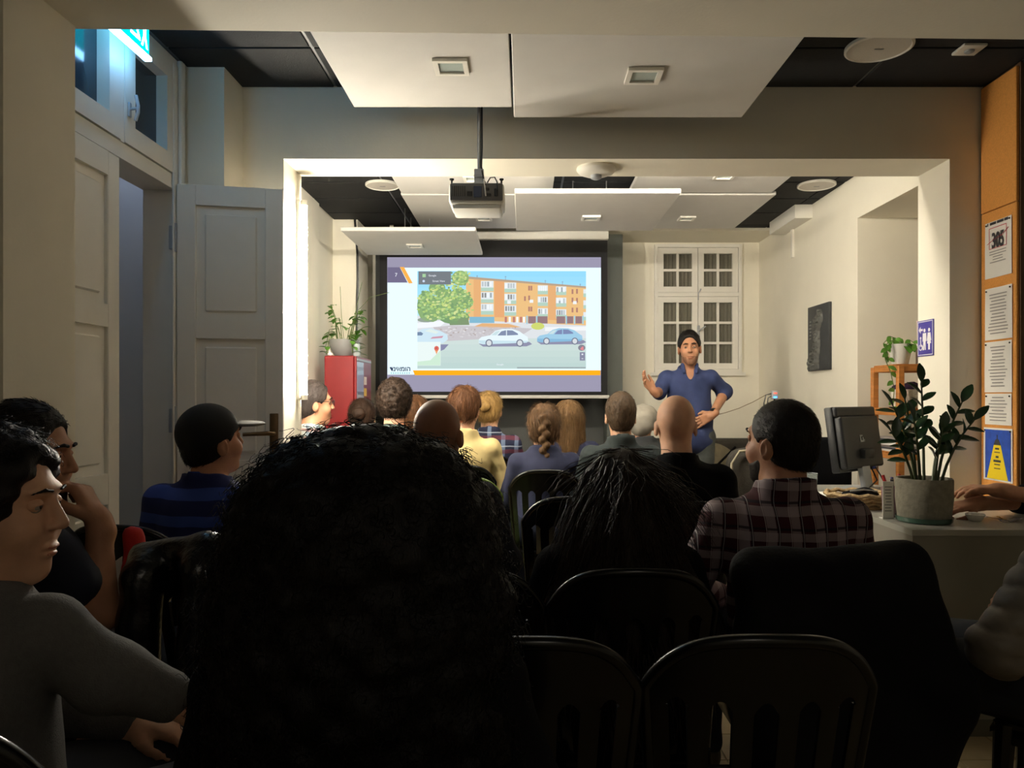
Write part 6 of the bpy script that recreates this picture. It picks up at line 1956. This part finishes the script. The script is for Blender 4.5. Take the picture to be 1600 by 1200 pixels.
# ---- middle rows
M_BALD = None
r_, P, H, HR, RZ = person('bald man with broad shoulders in a black shirt', 0.61, 3.02, 0, top=1.262, skin='light', hair=None, shirt=BLK, trousers=TRB, shoulder=1.08, stocky=1.08, head=(-4, 0, 0), head_res=0.0045, group=AUD)
seat('under the bald man in black', 0.61, 2.99)
r_, P, H, HR, RZ = person('dark-skinned man with a shaven head behind the big curly hair', -0.285, 2.52, 0, top=1.25, skin='dark', hair=None, shirt=mat('navy_jacket', (18, 22, 34), 0.9), trousers=TRB, head=(-12, 8, 0), collar=True, head_res=0.0045, group=AUD)
seat('under the man with the shaven head', -0.285, 2.49)
M_BSTR = band_mat('blue_striped', (30, 36, 82), [('z', 0.085, 0.42, 0.1, (52, 74, 148), 0.9)])
r_, P, H, HR, RZ = person('man in a black cap and blue striped shirt by the open door', -1.06, 2.56, -6, top=1.225, skin='mid', hair='crop', hair_rgb=(30, 24, 20), shirt=M_BSTR, trousers=JEAN, head=(-33, 8, 3), sleeve='short', shoulder=1.04, face=True, head_res=0.0045, group=AUD)
cp = Body(); cp.ell(H(0, -0.014, 0.036), (0.087, 0.106, 0.098), HR); cp.plane(H(0, 0.0, 0.012), HR @ v3(0, 0.35, -1))
child_sdf(r_, 'cap_crown', cp, 0.005, mat('black_cap', (20, 19, 20), 0.9, 0.1, 60))
cp = Body(); cp.ell(H(0, 0.125, 0.042), (0.068, 0.075, 0.0095), HR @ rotx(-0.12)); cp.plane(H(0, 0.07, 0.04), HR @ v3(0, -1, 0))
child_sdf(r_, 'cap_brim', cp, 0.0045, mat('grey_brim', (120, 116, 108), 0.85))
seat('under the man in the black cap', -1.15, 2.50, -8)

# ---- near rows
M_CHECK = band_mat('red_check', (58, 22, 28), [('x', 0.064, 0.36, 0.1, (180, 166, 168), 0.36), ('z', 0.064, 0.36, 0.25, (180, 166, 168), 0.36), ('x', 0.064, 0.10, 0.70, (20, 20, 30), 0.8), ('z', 0.064, 0.10, 0.8, (20, 20, 30), 0.8), ('x', 0.032, 0.05, 0.3, (220, 210, 210), 0.4)])
r_, P, H, HR, RZ = person('bearded man in a red checked shirt sitting by the counter', 0.725, 2.12, 0, top=1.245, skin='mid', hair='crop', hair_rgb=(28, 22, 18), shirt=M_CHECK, trousers=JEAN, head=(38, 2, 0), collar=True, shoulder=1.12, stocky=1.05, face=True, beard=(26, 20, 17), head_res=0.0038, cloth_res=0.010, group=AUD)
seat('under the checked shirt, hung with a black jacket', 0.725, 2.11)
person('woman with long dark wavy hair in black, middle foreground', 0.245, 1.93, 0, top=1.105, skin='light', hair='mane', hair_rgb=(38, 28, 21), shirt=BLK, trousers=TRB, head=(5, -4, 0), shoulder=0.98, group=AUD)
seat('under the woman with dark wavy hair', 0.245, 1.95)
person('person with a huge mass of dark curly hair filling the near foreground', -0.205, 0.98, 0, top=1.207, skin='mid', hair='afro', hair_rgb=(16, 13, 12), shirt=BLK, trousers=TRB, group=AUD)
seat('under the person with huge curly hair', -0.205, 0.96)

M_GSW = mat('grey_sweater', (96, 94, 92), 0.95, 0.1, 90, 0.4, 350)
r_, P, H, HR, RZ = person('woman in profile with dark hair and a grey sweater at the left edge', -0.865, 1.22, -42, top=1.195, skin='light', brow=0.0026, hair='wild', hair_rgb=(22, 18, 17), shirt=M_GSW, trousers=mat('grey_jeans', (46, 48, 54), 0.9), head=(-42, -2, 0), face=True, head_res=0.0032, cloth_res=0.009, hand_res=0.0036,
       world={'sh_r': (-0.745, 1.17, 0.885), 'el_r': (-0.665, 1.21, 0.80), 'wr_r': (-0.60, 1.27, 0.745)}, hands={'r': dict(fwd=(0.6, 0.35, -0.55), palm=(-0.5, 0.1, -0.8), curl=0.55)}, fine_hands=('r',), group=AUD)
seat('in the bottom left corner, under the woman in grey', -0.735, 1.20, -8)
r_, P, H, HR, RZ = person('man in a navy t-shirt resting his chin on his fist at the left edge', -1.165, 1.76, -10, top=1.235, skin='mid', hair='short', hair_rgb=(26, 22, 20), shirt=mat('navy_tee', (26, 30, 46), 0.9, 0.1, 30), trousers=JEAN, sleeve='short', head=(-72, -4, 0), face=True, beard=(34, 27, 23), head_res=0.0036, hand_res=0.0038,
       world={'sh_r': (-1.09, 1.66, 0.945), 'el_r': (-0.985, 1.76, 0.745), 'wr_r': (-1.012, 1.80, 0.955)}, hands={'r': dict(fwd=(-0.35, 0.05, 0.55), palm=(-0.75, -0.1, -0.5), curl=1.35, thumb=0.9)}, fine_hands=('r',), group=AUD)
seat('under the man resting his chin', -1.165, 1.74, -8)

M_PUFF = mat('olive_puffer', (104, 96, 84), 0.5, 0.1, 30, 0.1, 60)
r_, P, H, HR, RZ = person('person in a taupe puffer jacket at the right edge, arms folded', 1.44, 1.90, 48, top=1.25, skin='light', hair='short', hair_rgb=(40, 32, 26), shirt=M_PUFF, trousers=mat('dark_trousers', (20, 22, 28), 0.9), puff=0.009, cloth_res=0.009,
       world={'sh_l': (1.335, 1.78, 0.955), 'el_l': (1.135, 1.80, 0.655), 'wr_l': (1.36, 1.98, 0.735), 'el_r': (1.46, 2.12, 0.70), 'wr_r': (1.30, 1.93, 0.76)}, collar=True)
seat('under the puffer jacket at the right edge', 1.46, 1.90, 48)
r_, P, H, HR, RZ = person('person in black with bare forearms folded on the counter at right', 2.36, 2.99, 90, top=1.27, skin='mid', hair='short', hair_rgb=(30, 24, 20), shirt=BLK, trousers=TRB, sleeve='roll', hand_res=0.0038,
       world={'sh_l': (2.35, 2.82, 0.99), 'el_l': (2.13, 2.93, 0.835), 'wr_l': (1.905, 3.03, 0.875), 'sh_r': (2.35, 3.15, 0.99), 'el_r': (2.10, 3.17, 0.815), 'wr_r': (1.83, 3.06, 0.815)},
       hands={'l': dict(fwd=(-0.85, 0.15, 0.05), palm=(0, 0.1, -1), curl=0.45), 'r': dict(fwd=(-0.9, -0.15, -0.1), palm=(0, 0.2, -1), curl=0.35)}, fine_hands=('l', 'r'),
       joints={'kn_l': (-0.2, 0.05, 0.42), 'kn_r': (0.13, 0.05, 0.42), 'an_l': (-0.2, 0.02, 0.09), 'an_r': (0.13, 0.02, 0.09), 'toe_l': (-0.2, 0.12, 0.04), 'toe_r': (0.13, 0.12, 0.04)})
tag(chair('black plastic chair at the end of the counter, off to the right', 2.42, 2.99, 90))

# ---- empty chairs
seat('empty, left of the pair nearest the camera', 0.0, 1.48)
seat('empty, directly left of the woman with dark wavy hair', -0.145, 1.95)
seat('empty, seen through its open back before the braided woman', 0.185, 3.12)
seat('empty, draped with a shiny black jacket', -0.76, 2.12, -3)
gch = thing('plastic_chair', 'olive green plastic chair among the black ones', 'chair', (-0.29, 3.83, 0), 0, CG)
chair_parts(gch, M_CHAIRG)

# ---- garments and loose things on chairs
M_JKT = mat('black_jacket', (8, 8, 11), 0.8, 0.15, 30, 0.2, 90, spec=0.15)
M_SHINY = mat('shiny_puffer_black', (12, 12, 14), 0.25, 0.1, 30, 0.3, 50)


def draped(label, parts, m, amp, freq, h=0.011, name='jacket', loc=(0, 0, 0)):
    b = Body()
    for a in parts:
        b.cone(*a)
    V, Q = poly_surface(b, h); N = vnormals(V, Q)
    V = V + N * (amp * (wob(V, freq, 4) + 0.6 * wob(V, freq * 2.2, 8)))[:, None]
    o = np_obj(name, V, Q, m, None, loc); o.location = loc
    return tag(o, label, 'jacket')


jl = (0.725, 1.80, 0.2)
draped('black jacket hung over the back of the checked-shirt man\'s chair', [
    ((0.55, 1.815, 0.845), (0.92, 1.815, 0.85), 0.046, 0.046, 0.03)] + [((xx, 1.775, 0.82), (xx + 0.06 * (xx - 0.68), 1.755, 0.42), 0.045, 0.06, 0.06) for xx in (0.55, 0.63, 0.71, 0.79, 0.87)] + [
    ((0.92, 1.775, 0.80), (0.985, 1.755, 0.55), 0.045, 0.06, 0.05), ((0.96, 1.755, 0.58), (0.93, 1.76, 0.28), 0.065, 0.05, 0.05), ((0.85, 1.755, 0.45), (0.86, 1.76, 0.24), 0.06, 0.05, 0.05), ((0.72, 1.755, 0.45), (0.76, 1.76, 0.26), 0.06, 0.05, 0.05)], M_JKT, 0.010, 22, loc=jl)
draped('shiny black puffer jacket over the empty chair near the open door', [
    ((-0.92, 1.83, 0.86), (-0.76, 1.82, 0.885), 0.035, 0.038, 0.03), ((-0.76, 1.82, 0.885), (-0.60, 1.83, 0.88), 0.038, 0.038, 0.03), ((-0.90, 1.78, 0.83), (-0.91, 1.76, 0.45), 0.045, 0.06, 0.04), ((-0.76, 1.77, 0.84), (-0.76, 1.75, 0.42), 0.045, 0.06, 0.05), ((-0.62, 1.78, 0.83), (-0.62, 1.76, 0.45), 0.045, 0.06, 0.04)],
    M_SHINY, 0.008, 34, loc=(-0.76, 1.8, 0.4))
draped('red cloth tucked at the corner of the jacket-draped chair', [((-0.985, 1.90, 0.90), (-0.965, 1.89, 0.80), 0.018, 0.03, 0.02), ((-0.965, 1.89, 0.80), (-0.955, 1.88, 0.62), 0.03, 0.03, 0.02)], mat('red_cloth', (190, 36, 28), 0.8), 0.01, 30, name='scarf', loc=(-0.97, 1.89, 0.6))['category'] = 'scarf'
ppr = tag(obj('paper_sheet', G().add([(-1.19, 2.04, 0.60), (-1.10, 2.05, 0.60), (-1.095, 2.06, 0.815), (-1.20, 2.05, 0.74)], [(0, 1, 2, 3)]).add([(-1.19, 2.042, 0.60), (-1.10, 2.052, 0.60), (-1.095, 2.062, 0.815), (-1.20, 2.052, 0.74)], [(3, 2, 1, 0)]), M_PAPER, origin=(-1.15, 2.045, 0.6)), 'pale sheet of paper propped on the lap of the chin-resting man', 'paper')
t = thing('paper_cup', 'white paper cup on the empty chair before the braided woman', 'cup', (0.10, 3.10, 0.425))
obj('cup_body', G().lathe([(0.028, 0), (0.038, 0.10), (0.040, 0.104), (0.036, 0.104), (0.027, 0.004), (0.001, 0.004)], 20), M_PAPER, t)
obj('sleeve', G().lathe([(0.0325, 0.03), (0.037, 0.075), (0.0375, 0.075), (0.033, 0.03)], 20), mat('cup_sleeve', (200, 180, 150), 0.8), t)
